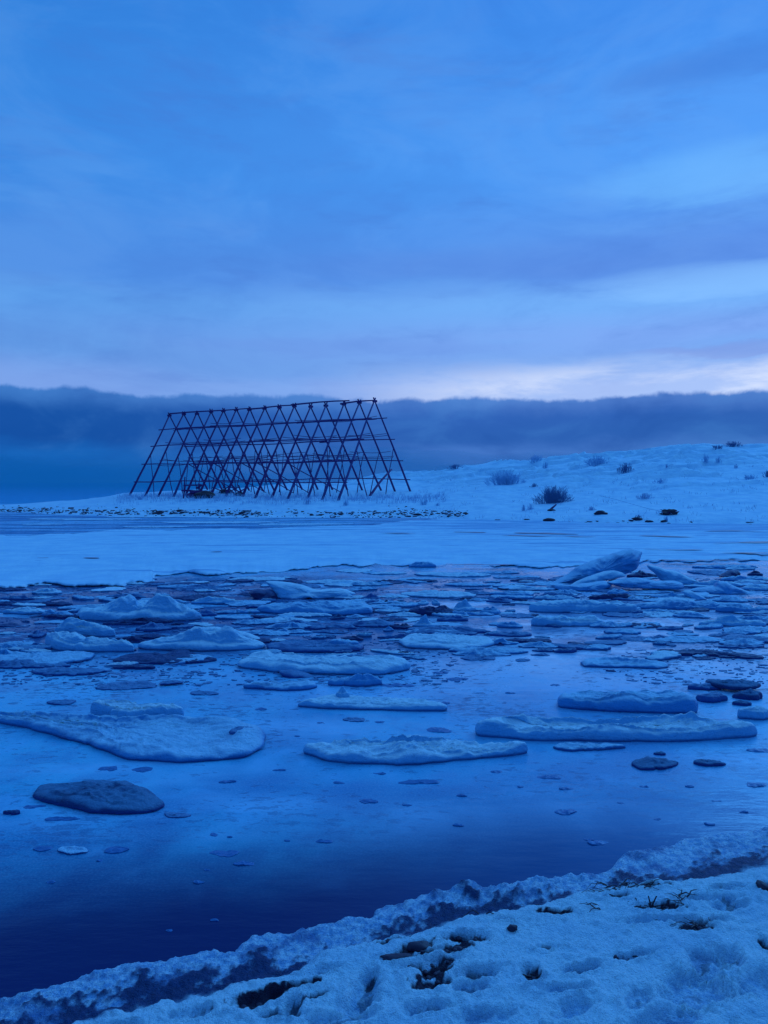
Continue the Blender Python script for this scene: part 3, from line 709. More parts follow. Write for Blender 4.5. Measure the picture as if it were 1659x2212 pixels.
slab(c2([(400,230),(440,212),(480,205),(510,215),(560,205),(600,235),(620,275),(600,308),(500,308),(440,270)]), 14.05, .5, .4, 'nearly black ice chunk at left end of curled slab', 'dark', name='ice_chunk', cat='ice chunk')
PG(c2([(450,335),(550,312),(900,302),(1000,275),(1150,262),(1230,275),(1290,310),(1285,365),(1100,400),(800,385),(600,375)]),
   'wide blue floe under the curled slab, high right end', 'blue', .10, .14, skew=(.7,.1))
E(846, 1336, 86, 13, 'thin brown-black floe in bright water right of the curled slab', 'dark', .03, .01)
E(759, 1379, 66, 13, 'log-like black ice bar near middle of the floes', 'dark', .08, .01)
PG([(575,1392),(600,1380),(640,1379),(700,1381),(760,1384),(791,1396),(780,1404),(740,1408),(690,1411),(620,1409),(580,1402)],
   'grey floe with pale right end below the black bar', 'grey', .06, .03)
E(742, 1390, 76, 14, 'pale blister of ice on right end of grey floe', 'blue', .06, .02, z0=.05, cat='ice lump', name='ice_lump')
E(712, 1363, 100, 14, 'dark cracked floe above the black bar', 'grey', .03, .01)
E(540, 1340, 60, 14, 'dark small floe left under the wide blue floe', 'grey', .05, .02)
E(728, 1332, 44, 14, 'snow-speckled dark block in front of wide blue floe', 'brown', .08, .06)
E(640, 1344, 120, 16, 'wet grey floe below the wide blue floe', 'grey', .05, .02)
E(800, 1290, 60, 16, 'rounded grey block right of the curled slab', 'grey', .10, .05)
E(835, 1300, 20, 10, 'small dark block in bright water right of rounded grey block', 'dark', .08, .03)
E(835, 1254, 36, 7, 'short black ice bar just in front of shelf edge at centre', 'dark', .06)
E(560, 1250, 180, 12, 'flat pale floe between shelf and curled slab', 'white', .05, .01)
E(400, 1266, 150, 12, 'flat blue floe behind two-humped mound', 'blue', .05, .01)
E(720, 1256, 150, 12, 'flat pale floe behind curled slab right side', 'white', .05, .01)
E(330, 1259, 60, 8, 'dark thin floe in narrow lead at left shelf edge', 'dark', .03)
E(620, 1268, 70, 10, 'low pale block behind left half of curled slab', 'white', .08, .03)
# --- right-centre field
E(938, 1318, 124, 28, 'black-blue floe with pale knobs on its back', 'dark', .10, .06)
E(915, 1300, 26, 15, 'left pale knob on the black-blue floe', 'white', .05, .04, z0=.13, cat='ice lump', name='ice_lump')
E(942, 1301, 22, 13, 'right pale knob on the black-blue floe', 'white', .05, .03, z0=.13, cat='ice lump', name='ice_lump')
E(1003, 1309, 62, 28, 'rounded pale lump right of black-blue floe', 'white', .13, .12, cat='ice lump', name='ice_lump')
E(1062, 1314, 50, 30, 'jagged blue lump at right end of black-blue row', 'blue', .16, .12, cat='ice lump', name='ice_lump')
E(978, 1335, 76, 18, 'flat-topped dark floe in bright water at centre right', 'grey', .09, .02)
E(916, 1344, 60, 26, 'craggy pale lump left of flat-topped dark floe', 'white', .10, .12, cat='ice lump', name='ice_lump')
E(965, 1360, 230, 20, 'long low grey floe under the craggy pale lump', 'grey', .06, .02)
E(868, 1352, 70, 16, 'dark floe left of the craggy pale lump', 'dark', .07, .04)
E(838, 1358, 30, 14, 'pale nub left of dark floe under the craggy lump', 'blue', .09, .05, cat='ice lump', name='ice_lump')
E(1105, 1348, 64, 20, 'domed lump on low grey floe at centre right', 'blue', .10, .08, cat='ice lump', name='ice_lump')
E(1107, 1368, 110, 18, 'low grey floe in front of the domed lump', 'grey', .05, .02)
PG([(858,1380),(880,1366),(920,1362),(990,1366),(1060,1374),(1070,1386),(1050,1396),(990,1405),(930,1403),(880,1398)],
   'broad pale floe with raised hump below craggy lump', 'white', .07, .06, skew=(-.4,.3))
E(1170, 1392, 132, 19, 'blue wedge floe in mirror water at centre right', 'blue', .04, .02)
E(1033, 1420, 100, 15, 'ragged thin floe below broad humped floe', 'grey', .02, .01)
E(1172, 1414, 48, 8, 'small spindle floe below blue wedge floe', 'grey', .015)
E(1131, 1425, 40, 11, 'small ragged floe left below the spindle floe', 'grey', .015)
E(1082, 1391, 26, 8, 'small dark arched chip beside broad humped floe', 'dark', .03, .02)
PG([(1142,1347),(1158,1337),(1175,1328),(1190,1325),(1230,1331),(1280,1334),(1300,1342),(1304,1350),(1270,1353),(1200,1354),(1160,1352)],
   'pale loaf-shaped floe casting reflection in mirror water', 'white', .10, .07, wobble=.7)
PG([(1143,1313),(1160,1303),(1178,1297),(1210,1297),(1240,1299),(1300,1296),(1350,1298),(1378,1308),(1376,1318),(1330,1322),(1240,1324),(1170,1323),(1152,1318)],
   'long thick floe with dark flank behind loaf-shaped floe', 'white', .12, .07, under=.6, wobble=.8)
E(1200, 1290, 110, 14, 'narrow pale floe resting behind the long thick floe', 'white', .14, .04)
E(912, 1219, 64, 15, 'pale hummock standing up at shelf edge', 'blue', .10, .10)
E(1140, 1253, 96, 8, 'dark strip floe left of the leaning slab', 'dark', .04)
E(980, 1240, 190, 16, 'flat pale floe just off shelf at centre', 'white', .06, .02)
E(950, 1282, 190, 24, 'wide pale floe behind the knobbed black floe', 'white', .07, .03)
E(1110, 1280, 110, 18, 'grey-blue floe right of the wide pale floe', 'blue', .08, .03)
E(1085, 1297, 70, 12, 'dark low block behind the jagged blue lump', 'grey', .07, .03)
E(1145, 1271, 130, 10, 'thin pale floe below dark strip floe', 'white', .05, .02)
E(838, 1238, 90, 8, 'thin pale sheet near centre shelf edge', 'white', .04)
E(1012, 1263, 140, 9, 'narrow blue floe between two flat pale floes', 'blue', .05)
# --- ridge of stacked slabs at right
slab(c4([(80,348),(200,290),(300,215),(400,175),(490,145),(520,138),(620,100),(700,88),(765,112),(735,165),(728,205),(722,232),(690,245),(640,275),(600,268),(560,285),(400,325),(250,352)]),
     16.2, .55, .55, 'tallest leaning ice slab, fin-shaped, rising above the shelf', 'blue', bulge=.8)
slab(c4([(490,250),(560,245),(620,262),(650,285),(560,305),(400,330),(240,352),(300,318),(400,280)]), 15.7, .5, .35, 'pale ledge of ice along foot of the tallest slab', 'white')
slab(c4([(130,355),(160,340),(200,350),(300,345),(400,330),(480,318),(540,335),(535,365),(480,385),(350,390),(200,400),(140,380)]), 15.1, .8, .4, 'stubby blue slab in front of tallest slab', 'blue')
E(1336, 1276, 62, 22, 'small pale slab right of stubby blue slab', 'blue', .15, .07)
E(1333, 1289, 124, 16, 'dark ice beneath the stacked slabs', 'dark', .10, .03)
slab(c4([(500,330),(600,305),(700,295),(760,300),(850,320),(990,318),(1055,340),(1062,365),(1030,382),(900,378),(750,372),(600,365)]), 15.0, .8, .45, 'long level slab right of the tallest slab', 'blue')
slab(c4([(790,205),(860,215),(930,240),(1000,250),(1080,290),(1150,320),(1240,350),(1180,368),(1060,350),(950,325),(890,315),(858,270),(800,228)]), 15.9, .6, .35, 'slab with dirty upturned snout pointing left', 'white')
E(1387, 1241, 76, 15, 'black ice between tallest slab and upturned snout', 'dark', .12, .06)
slab(c4([(1290,330),(1340,318),(1400,350),(1500,390),(1580,415),(1570,435),(1430,440),(1300,447),(1200,430),(1080,388),(1150,368),(1290,362)]), 14.7, .6, .40, 'sloping slab with steep left step at right of ridge', 'blue')
slab(c4([(1040,395),(1090,383),(1150,410),(1220,450),(1228,475),(1130,470),(1075,430)]), 13.9, .5, .25, 'finger-like pale slab tilted in front of ridge', 'white')
E(1500, 1306, 280, 26, 'long blue floe under the finger-like slab', 'blue', .10, .05)
E(1610, 1312, 140, 26, 'blue floe right of the long floe at right edge', 'blue', .12, .05)
E(1560, 1238+22, 120, 16, 'pale floe behind the sloping slab', 'white', .10, .03)
E(1640, 1268, 90, 18, 'pale floe at right edge behind sloping slab', 'white', .10, .04)
E(1600, 1250, 120, 12, 'pale flat floe under the dark ice boulders', 'blue', .08, .02)
slab(c4([(1310,290),(1350,262),(1390,245),(1440,240),(1455,265),(1440,298),(1380,300)]), 17.0, .3, .4, 'larger black ice boulder near right shelf edge', 'dark', name='ice_boulder', cat='ice boulder')
E(1634, 1237, 46, 14, 'smaller black ice boulder at right frame edge', 'dark', .12, .08, name='ice_boulder', cat='ice boulder')
E(1450, 1262+26, 120, 14, 'thin blue floe between level slab and finger slab', 'blue', .09, .02)
E(1590, 1342, 160, 26, 'pale thick floe at right below the ridge', 'white', .12, .04)
E(1500, 1330, 90, 14, 'low blue floe left of the pale thick right floe', 'blue', .06, .03)
E(1395, 1350, 92, 15, 'ragged dark floe in mirror water at right', 'dark', .04, .02)
E(1455, 1355, 38, 15, 'blocky grey floe right of ragged dark floe', 'grey', .07, .02)
E(1478, 1370, 86, 9, 'slim blue floe below the blocky grey floe', 'blue', .02)
E(1377, 1379, 124, 16, 'thin translucent floe below ragged dark floe', 'grey', .02, .005)
E(1602, 1364, 92, 18, 'blue floe below the pale thick right floe', 'blue', .06, .02)
E(1610, 1386, 140, 22, 'wide blue floe at right frame edge with dark lip', 'blue', .05, .02)
PG([(1448,1404),(1470,1403),(1500,1403),(1530,1401),(1560,1406),(1620,1412),(1652,1418),(1650,1424),(1610,1424),(1560,1417),(1500,1415),(1455,1416)],
   'long jagged black-brown floe on bright water at right', 'dark', .03, .015)
E(1528, 1421, 66, 10, 'small black-brown floe below the long jagged one', 'dark', .02)
PG([(1253,1431),(1262,1422),(1290,1416),(1330,1418),(1390,1424),(1440,1436),(1446,1441),(1420,1446),(1370,1443),(1310,1442),(1262,1440)],
   'rimmed blue floe with pale sunken middle at right centre', 'blue', .04, 0, dish=.6)
E(1325, 1449, 26, 6, 'tiny dark pad below the rimmed blue floe', 'dark', .012)
E(270, 1481, 140, 26, 'thin translucent floe above the broad left floe', 'grey', .015)
E(363, 1474, 60, 12, 'small dark flap on right end of thin translucent floe', 'grey', .015, z0=.014)
E(125, 1519, 90, 10, 'thin dark pad behind the pale ridge of left floe', 'grey', .015)
E(435, 1497, 92, 12, 'thin pad left of long low blue floe', 'grey', .012)
E(765, 1554, 56, 15, 'round dark pad above the frosted oval floe', 'grey', .012)
E(145, 1836, 88, 26, 'pale crusted ice pancake in left foreground water', 'blue', .012)
E(375, 1762, 78, 14, 'thin pad right of the dirty grey-brown floe', 'grey', .010)
E(12, 1757, 44, 10, 'black ice piece cut by left frame edge', 'dark', .012)
E(88, 1448, 56, 10, 'small dark floe below flat translucent left floe', 'grey', .02)

LAB = []
# --- thin pads frozen in: listed small ones, all alike
PADS = [(950,1577,74,14),(1190,1680,60,10),(1228,1754,60,14),(907,1689,96,14),(1077,1667,34,9),(1229,1705,36,5),(1650,1621,50,14),(1645,1695,46,15),(1545,1781,26,6),(994,1784,26,5),
  (989,1468,60,5),(1106,1497,24,4),(1204,1480,30,5),(964,1518,24,8),(860,1482,76,6),(955,1453,42,6),(1320,1500-34,20,4),(795,1734,50,5),(700,1820,40,6),(616,1816,16,5),(457,1803,22,10),
  (240,1838,66,14),(78,1834,50,12),(478,1844,74,16),(522,1868,50,9),(490,1808,14,4),(225,1662,56,8),(300,1664,60,8),(120,1770,90,8),(60,1745,50,6),(820,1652+20,30,4),(1300,1823,50,8),(1280,1815,26,4),
  (560,1532,34,5),(690,1561,20,4),(820,1560,26,4),(640,1590,14,4),(600,1588,20,4),(355,2010,20,6),(455,1988,20,6),(1430,1770,20,4),(1500,1700,22,4),(600,1664,30,5),(485,1690,40,6),(730,1692,30,4),
  (420,1908,30,5),(95,1907,24,5),(205,1860,20,4),(440,1880,18,4),(880,1740,24,4),(1000,1720,26,4),(1130,1700,20,4),(1400,1700,24,4),(1350,1735,20,4),(1560,1730,24,5),(1620,1755,20,4)]
for a, b_, w1, h1, lb in [(180,1122,300,4,'long white ice strip close under the left stony spit'),(470,1129,330,4,'long white ice strip in water below left half of rack'),(90,1133,120,3,'thin white ice streak at left in the far open strip'),
                         (650,1133,260,4,'long white ice strip in water below right half of rack'),(330,1139,180,3,'thin pale ice streak beside far side of snow shelf'),(300,1117,200,3,'thin pale ice streak along the stony waterline')]:
    E(a, b_, w1, h1, lb, 'white', .03, 0, cat='ice strip', name='ice_strip', wobble=.6)
for i, (a, b_, w1, h1) in enumerate(PADS):
    o = E(a, b_, w1*1.1, max(h1, w1*.10), 'small thin dark ice pad frozen flat in the smooth near ice', 'pad', .004, 0, cat='ice pad', name='ice_pad', group='thin ice pads frozen in the smooth ice', rough=.8, wobble=1.3); LAB.append((o, 'thin dark pad' if w1 > 35 else 'tiny dark pad', a, b_))
# --- fragments scattered between floes
rnd = random.Random(5)
def frag_proto(mat, i, th):
    n = 16; t = np.linspace(0, 2*math.pi, n, endpoint=False); rs = np.random.RandomState(i+3)
    r = 1+.30*np.sin(2*t+rs.rand()*6)+.22*np.sin(3*t+rs.rand()*6)+.15*np.sin(5*t+rs.rand()*6)
    P = np.column_stack([.5*r*np.cos(t), .30*r*np.sin(t)])*.5
    o = floe_mesh(P, th, th*.3, mat, 900+i*11, rings=5); scene.collection.objects.unlink(o); o.location = (0,0,0); return o.data
proto = {k: [frag_proto(k, i, .018+.010*(i % 3)) for i in range(4)] for k in ('dark','grey','blue','white')}
FL = {'dark':'black-blue ice fragment','grey':'wet grey ice fragment','blue':'blue ice fragment','white':'frosted white ice fragment'}
def frag_zone(n, x0, x1, y0, y1, mats, smin, smax, where):
    for _ in range(n):
        k = rnd.choice(mats); px, py = rnd.uniform(x0, x1), y0+(y1-y0)*rnd.random()
        x, y = ground(px, py); o = bpy.data.objects.new('ice_fragment', rnd.choice(proto[k])); scene.collection.objects.link(o)
        s = rnd.uniform(smin, smax); o.location = (x, y, 0); o.scale = (s, s*rnd.uniform(.5,1), rnd.uniform(.5,1.3)); o.rotation_euler = (rnd.uniform(-.05,.05), rnd.uniform(-.05,.05), rnd.uniform(-.5,.5))
        tag(o, 'small %s %s' % (FL[k], where), 'ice fragment', '%ss %s' % (FL[k], where))
frag_zone(50, 0, 1659, 1248, 1275, ['dark','grey','blue','white','white'], .5, 1.6, 'in the broken belt below the snow shelf')
frag_zone(60, 0, 620, 1290, 1440, ['dark','grey','blue','blue','white'], .25, 1.3, 'among the floes at left')
frag_zone(55, 560, 1150, 1280, 1430, ['dark','grey','blue','blue','white'], .25, 1.3, 'among the floes at centre')
frag_zone(50, 1150, 1659, 1290, 1420, ['dark','grey','blue','blue','white'], .35, 1.1, 'among the floes at right')
frag_zone(25, 1100, 1659, 1255, 1300, ['blue','white','grey'], .6, 1.8, 'around the stacked slabs')
SL = {'dark':'black-blue thin ice sheet','grey':'wet grey thin ice sheet','blue':'blue thin ice sheet','white':'frosted pale thin ice sheet'}
def sheet_zone(n, x0, x1, y0, y1, mats, where):
    for _ in range(n):
        k = rnd.choice(mats); py = y0+(y1-y0)*rnd.random()**1.2; px = rnd.uniform(x0, x1); w_ = rnd.uniform(60, 190)*(py-1043)/330
        o = E(px, py, w_, w_*rnd.uniform(.07,.15), '%s %s' % (SL[k], where), k, rnd.uniform(.02,.06), rnd.uniform(0,.05), cat='ice sheet', name='ice_sheet', group='%ss %s' % (SL[k], where), wobble=1.5); LAB.append((o, SL[k], px, py))
sheet_zone(40, -20, 700, 1249, 1345, ['blue','grey','white','dark','blue'], 'in the left part of the broken belt')
sheet_zone(34, 700, 1240, 1232, 1345, ['blue','grey','white','blue'], 'in the middle part of the broken belt')
sheet_zone(34, 1200, 1680, 1222, 1330, ['blue','grey','white','blue'], 'in the right part of the broken belt')
sheet_zone(14, -20, 560, 1345, 1450, ['blue','grey','dark'], 'between the larger left floes')
sheet_zone(12, 560, 1100, 1340, 1420, ['blue','grey'], 'between the larger centre floes')
sheet_zone(12, 1250, 1680, 1330, 1400, ['blue','grey'], 'between the larger right floes')
ANCH = [('dirty grey-brown floe',212,1742),('frosted oval floe',890,1625),('broad flat left floe',290,1590),('longest right floe',1330,1580),('wedge floe with blunt end',1355,1510),('rounded dirty ice patch',1420,1648),
 ('pale pointed floe',805,1520),('two-humped white mound',300,1312),('curled white slab',670,1275),('high-backed pale floe',433,1380),('sharp-tipped wedge floe',195,1388),('long pale floe left of centre',655,1440),('log-like black bar',759,1379),
 ('knobbed black-blue floe',938,1318),('loaf-shaped floe',1226,1340),('tallest leaning slab',1300,1225),('finger-like tilted slab',1500,1285),('slab with upturned snout',1465,1240),('broad humped floe at centre right',965,1385),('long black-brown floe',1545,1413),('rimmed blue floe',1350,1432)]
ORD = ['nearest','second nearest','third nearest','fourth nearest','fifth nearest','sixth nearest','seventh nearest','eighth nearest','ninth nearest','tenth nearest']
def own_labels(items):
    bk = {}
    for o, kindw, px, py in items:
        nm, ax, ay = min(ANCH, key=lambda A: abs(A[1]-px)+2.2*abs(A[2]-py)); dx, dy = px-ax, (py-ay)*2.2
        d = ('right of' if dx > 0 else 'left of') if abs(dx) > abs(dy) else ('in front of' if dy > 0 else 'behind')
        bk.setdefault((kindw, d, nm), []).append((abs(dx)+abs(dy), o.name, o))
    for (kindw, d, nm), L in bk.items():
        L.sort(key=lambda t: t[:2])
        for i, (_, _, o) in enumerate(L): o['label'] = '%s %s the %s' % (kindw, d, nm) if len(L) == 1 else '%s %s the %s, %s' % (kindw, d, nm, ORD[min(i, 9)])
own_labels(LAB)
# uncountable brash: thousands of tiny chips in one object
def brash():
    rs = np.random.RandomState(4); Vs = []; T = []; base = 0
    n = 6500
    px = rs.uniform(-60, 1720, n); py = 1250 + 230*rs.rand(n)**1.5
    for a, b_ in zip(px, py):
        x, y = ground(a, b_)
        if vn(np.array(x*.55), np.array(y*.7), 77) < -.06: continue
        k = 6; t = np.sort(rs.rand(k)*.6+np.arange(k))*6.283/k; s = .010+.055*rs.rand()**2.5; s *= 1+(y-8)*.05; el = rs.uniform(.3, .9); ro = rs.uniform(-.4,.4)
        cx_, cy_ = s*np.cos(t), s*el*np.sin(t)*.8
        X_ = x+cx_*math.cos(ro)-cy_*math.sin(ro); Y_ = y+cx_*math.sin(ro)+cy_*math.cos(ro); h = rs.uniform(.002,.009)
        Vs += [(q, r_, h) for q, r_ in zip(X_*1.0, Y_)] + [(q, r_, -.004) for q, r_ in zip(X_, Y_)] + [(x, y, h*1.2)]
        for i in range(k):
            j = (i+1) % k; T += [[base+i, base+j, base+2*k], [base+i, base+k+i, base+k+j], [base+i, base+k+j, base+j]]
        base += 2*k+1
    o = mesh_from('brash_ice', Vs, None, M['grey'], False, tris=T)
    tag(o, 'tiny chips of broken ice strewn over the skin of ice between the floes', 'brash ice', kind='stuff')
brash()

# ------------------------------------------------------------------ fish drying rack
def pole(p, q, r0, r1, mat, name, parent, n=7, sag=0.0, seed=0, segs=None):
    p, q = Vector(p), Vector(q); d = q-p; L = d.length; segs = segs or (10 if sag else 4)
    up = Vector((0,0,1)) if abs(d.normalized().z) < .9 else Vector((1,0,0)); a = d.cross(up).normalized(); b_ = d.cross(a).normalized()
    Vv = []; rr = random.Random(seed)
    ph = rr.random()*6
    for i in range(segs+1):
        t = i/segs; c = p+d*t + Vector((0,0,-sag*4*t*(1-t))) + a*(.026*math.sin(5*t+ph)*min(L,4)*.5) + b_*(.020*math.sin(5*t+ph*2)*min(L,4)*.5)
        r = r0+(r1-r0)*t
        for k in range(n):
            an = 2*math.pi*k/n; Vv.append(c+a*(r*math.cos(an))+b_*(r*math.sin(an)))
    Vv += [p, q]; m = len(Vv)
    tris = []
    for k in range(n):
        tris.append([m-2, (k+1) % n, k]); tris.append([m-1, segs*n+k, segs*n+(k+1) % n])
    o = mesh_from(name, [tuple(v) for v in Vv], grid_faces(segs+1, n, True), M[mat], True, tris=tris, parent=parent)
    return o
RK = empty('fish_rack', (0,0,0))
tag(RK, 'large tent-shaped timber rack of crossed poles on the snowy spit', 'drying rack')
peaks = [426,462,494.7,529.7,560,592,625,662.4,699.8,737,777.7,815.5,860,898.7,937.3]
pky = [1036,1035,1031,1029,1027.5,1025.5,1021,1020.5,1017.5,1014.5,1015.5,1010.5,1007.5,1006,1003]
YL, YR = 71.0, 60.0
pt = np.array(atY(peaks[0]*.864, pky[0]*.864, YL)); pr = np.array(atY(peaks[-1]*.864, pky[-1]*.864, YR))
dxy = (pr-pt)[:2]; dh = dxy/np.hypot(*dxy); perp = np.array([dh[1], -dh[0]])
if perp[1] > 0: perp = -perp
tops = []
for px_, py_ in zip(peaks, pky):
    u = (px_*.864-W_/2)/F_              # x = u*y crossing ridge line
    s = (u*pt[1]-pt[0])/(dxy[0]-u*dxy[1]); xy = pt[:2]+dxy*s
    tops.append(np.array([xy[0], xy[1], pt[2]+(pr[2]-pt[2])*s + .06*math.sin(px_)]))
org = Vector((float((pt[0]+pr[0])/2), float((pt[1]+pr[1])/2), 1.0))
RK.location = org
rel = lambda v: Vector((float(v[0]), float(v[1]), float(v[2]))) - org
rr = random.Random(9); near, far = [], []
for i, T in enumerate(tops):
    wn = 5.0 + .55*i/14 + rr.uniform(-.2,.2); wf = 5.3 + 1.1*i/14 + rr.uniform(-.15,.15)
    nf = T[:2]+perp*wn; ff = T[:2]-perp*wf
    N_ = np.array([nf[0], nf[1], land_z(*nf)-.12]); F2 = np.array([ff[0], ff[1], land_z(*ff)-.12])
    near.append(N_); far.append(F2)
    ext = .045
    pole(rel(N_), rel(T+(T-N_)*ext*.6), .105, .060, 'woodpale' if i in (11,12,13,14,3) else 'wood', 'leg', RK, seed=i)
    pole(rel(F2), rel(T+(T-F2)*ext*.6), .095, .055, 'wood', 'leg', RK, seed=i+50)
    for (foot, sgn) in ((N_, 1), (F2, -1)):   # steep inner prop under each leg
        a = T+(foot-T)*(.50+rr.uniform(-.03,.03)); w2 = 1.7+rr.uniform(-.35,.35)
        g = T[:2]+perp*sgn*w2 + dh*rr.uniform(-.15,.25)
        pole(rel((g[0], g[1], land_z(*g)-.1)), rel(a), .042, .030, 'wood', 'prop', RK, seed=i+80)
    kn = pole(rel(T+np.array([-.16,-.1,-.06])), rel(T+np.array([.16,.1,-.04])), .10, .10, 'wood', 'lashing', RK, seed=i)
# ridge poles, lapped
for a, b_ in ((0,6),(5.9,9),(8.8,12.35),(11.8,14)):
    f = lambda s: tops[int(min(s,13.999))] + (tops[int(min(s,13.999))+1]-tops[int(min(s,13.999))])*(s-int(min(s,13.999)))
    A_, B_ = f(a), f(b_); off_ = np.array([0,0,.10 if a in (0, 8.8) else .04])
    if b_ == 12.35: off_[2] += .03
    pole(rel(A_+off_-dxy_ if False else A_+off_), rel(B_+off_+ (np.array([0,0,.10]) if b_ == 12.35 else 0)), .075, .05, 'wood', 'ridge_pole', RK, seed=int(a*9))
# rails along the slopes
def rail(side, fr, a, b_, r, sag, name, dz=0.0, inn=0.0, mat='wood', seed=0):
    S = near if side > 0 else far
    def g(s):
        i = int(min(max(s,0),13.999)); f = s-i; T = tops[i]+(tops[i+1]-tops[i])*f; N_ = S[i]+(S[i+1]-S[i])*f
        p = T+(N_-T)*fr; p = p + np.array([perp[0], perp[1], 0])*side*(.12-inn); return p
    pole(rel(g(a)+np.array([0,0,dz])), rel(g(b_)+np.array([0,0,-dz*.6])), r, r*.8, mat, name, RK, sag=sag, seed=seed)
q = 0
for side in (1, -1):
    for fr in ((.19,.395,.62,.82) if side > 0 else (.18,.40,.63,.845)):
        cuts = [-.15, rr.uniform(3.6,5), rr.uniform(8.2,10), 14.12]
        for k in range(3):
            q += 1; rail(side, fr, cuts[k]-(.25 if k else 0), cuts[k+1]+.15, .050, 0, 'rail', dz=rr.uniform(-.04,.04), seed=q)
for side in (1, -1):
    for fr in (.17,.36,.37,.55,.575,.60):
        for k in range(5):
            a = k*2.8+rr.uniform(-.1,.5); b_ = min(14.1, a+rr.uniform(2.4,3.6)); q += 1
            rail(side, fr+rr.uniform(-.02,.02), a, b_, .026, rr.uniform(.02,.14), 'drying_pole', dz=rr.uniform(-.12,.12), inn=rr.uniform(.5,1.3), seed=q)
# long diagonal brace near right end, a few slim diagonals inside
def pt_on(i, side, fr): S = near if side > 0 else far; return tops[i]+(S[i]-tops[i])*fr
gb = near[13][:2]*.45+far[11][:2]*.55
b0 = hit(795, 1072); b1 = atY((660+1320/4.1475)*.864, (980+800/4.1475)*.864, float(far[13][1])-1.5)
pole(rel((b0[0], b0[1], b0[2]-.1)), rel(b1), .11, .08, 'wood', 'brace', RK, seed=3)
for i in (3,5,7,8,10):
    A_ = pt_on(i, 1, .62); g = tops[i][:2]+dh*2.2-perp*1.5
    pole(rel(A_), rel((g[0], g[1], land_z(*g)-.05)), .045, .035, 'wood', 'brace', RK, seed=i*3)

# heap of planks and a covered lump under the rack
def box(parent, name, c, s, rz, mat, tilt=0.0, top=False):
    from mathutils import Euler
    v = []; e = Euler((0, tilt, rz)).to_matrix(); bv = .12
    P8 = [(a, b_, d) for a in (-1,1) for b_ in (-1,1) for d in (-1,1)]
    for P in P8: v.append(tuple(Vector(c)+e @ Vector((P[0]*s[0]/2, P[1]*s[1]/2, P[2]*s[2]/2))))
    F = [[0,1,3,2],[4,6,7,5],[0,4,5,1],[2,3,7,6],[0,2,6,4],[1,5,7,3]]
    return mesh_from(name, v, F, M[mat], False, parent=parent)
def lumpmesh(name, r, seed, mat, sc=(1,1,1), nu=22, nv=14, parent=None, loc=(0,0,0), amp=.35, link=True):
    th = np.linspace(0.001, math.pi-.001, nv)[:,None]; ph = np.linspace(0, 2*math.pi, nu, endpoint=False)[None,:]
    x, y, z = np.sin(th)*np.cos(ph), np.sin(th)*np.sin(ph), np.cos(th)*np.ones_like(ph)
    n = 1+amp*(fbm(x*1.3+seed, y*1.3+z*1.1, seed, 3)+fbm(z*1.5+seed, x*1.2-y, seed+5, 3))
    V = np.stack([x*n*r*sc[0], y*n*r*sc[1], z*n*r*sc[2]], -1).reshape(-1,3)
    o = mesh_from(name, V, grid_faces(nv, nu, True), M[mat], True, parent=parent, link=link); o.location = loc; return o
hp = hit(440, 1074); H0 = empty('plank_stack', (hp[0], hp[1], hp[2]))
tag(H0, 'dark stack of planks and a trestle under left part of rack', 'planks')
rl = lambda px, py, Y_: (Vector(atY(px, py, Y_)) - Vector(hp))
Yb = hp[1]
pole(rl(396,1049,Yb), rl(434,1047,Yb), .06, .06, 'wood', 'rail', H0); pole(rl(392,1060,Yb+.3), rl(446,1061,Yb), .08, .07, 'wood', 'rail', H0)
pole(rl(396,1078,Yb), rl(400,1030,Yb), .06, .05, 'wood', 'post', H0); pole(rl(434,1078,Yb), rl(430,1044,Yb), .07, .06, 'wood', 'post', H0)
pole(rl(424,1055,Yb), rl(436,1047,Yb), .09, .08, 'wood', 'brace', H0)
for k in range(6):
    pole(rl(408+rr.uniform(-6,6),1064+k*2.6,Yb+rr.uniform(-.6,.4)), rl(444+rr.uniform(-5,8),1063+k*2.6,Yb+rr.uniform(-.6,.4)), .09, .09, 'wood', 'plank', H0, seed=k)
lp = hit(440, 1076); o = lumpmesh('net_heap', .75, 5, 'kelp', (1.1,.7,.45), loc=(lp[0], lp[1], lp[2]+.2)); tag(o, 'black heap lying at right end of the plank stack', 'net heap')
for j, (a, b_, s, lb) in enumerate([(488,1066,.42,'small dark heap with sticks under middle of rack'),(518,1071,.3,'low dark bundle right of the small stick heap')]):
    g = hit(a, b_); e = empty('driftwood_heap', g); tag(e, lb, 'driftwood')
    lumpmesh('mound', s, 40+j, 'rock', (1.3,.8,.6), parent=e, loc=(0,0,.1))
    for k in range(6):
        an = rr.uniform(-1.2,1.2); pole(Vector((rr.uniform(-.5,.3),0,.05)), Vector((math.sin(an)*1.3*s/.4, rr.uniform(-.3,.3), .2+math.cos(an)*.9*s/.4)), .06, .04, 'wood', 'stick', e, seed=k)

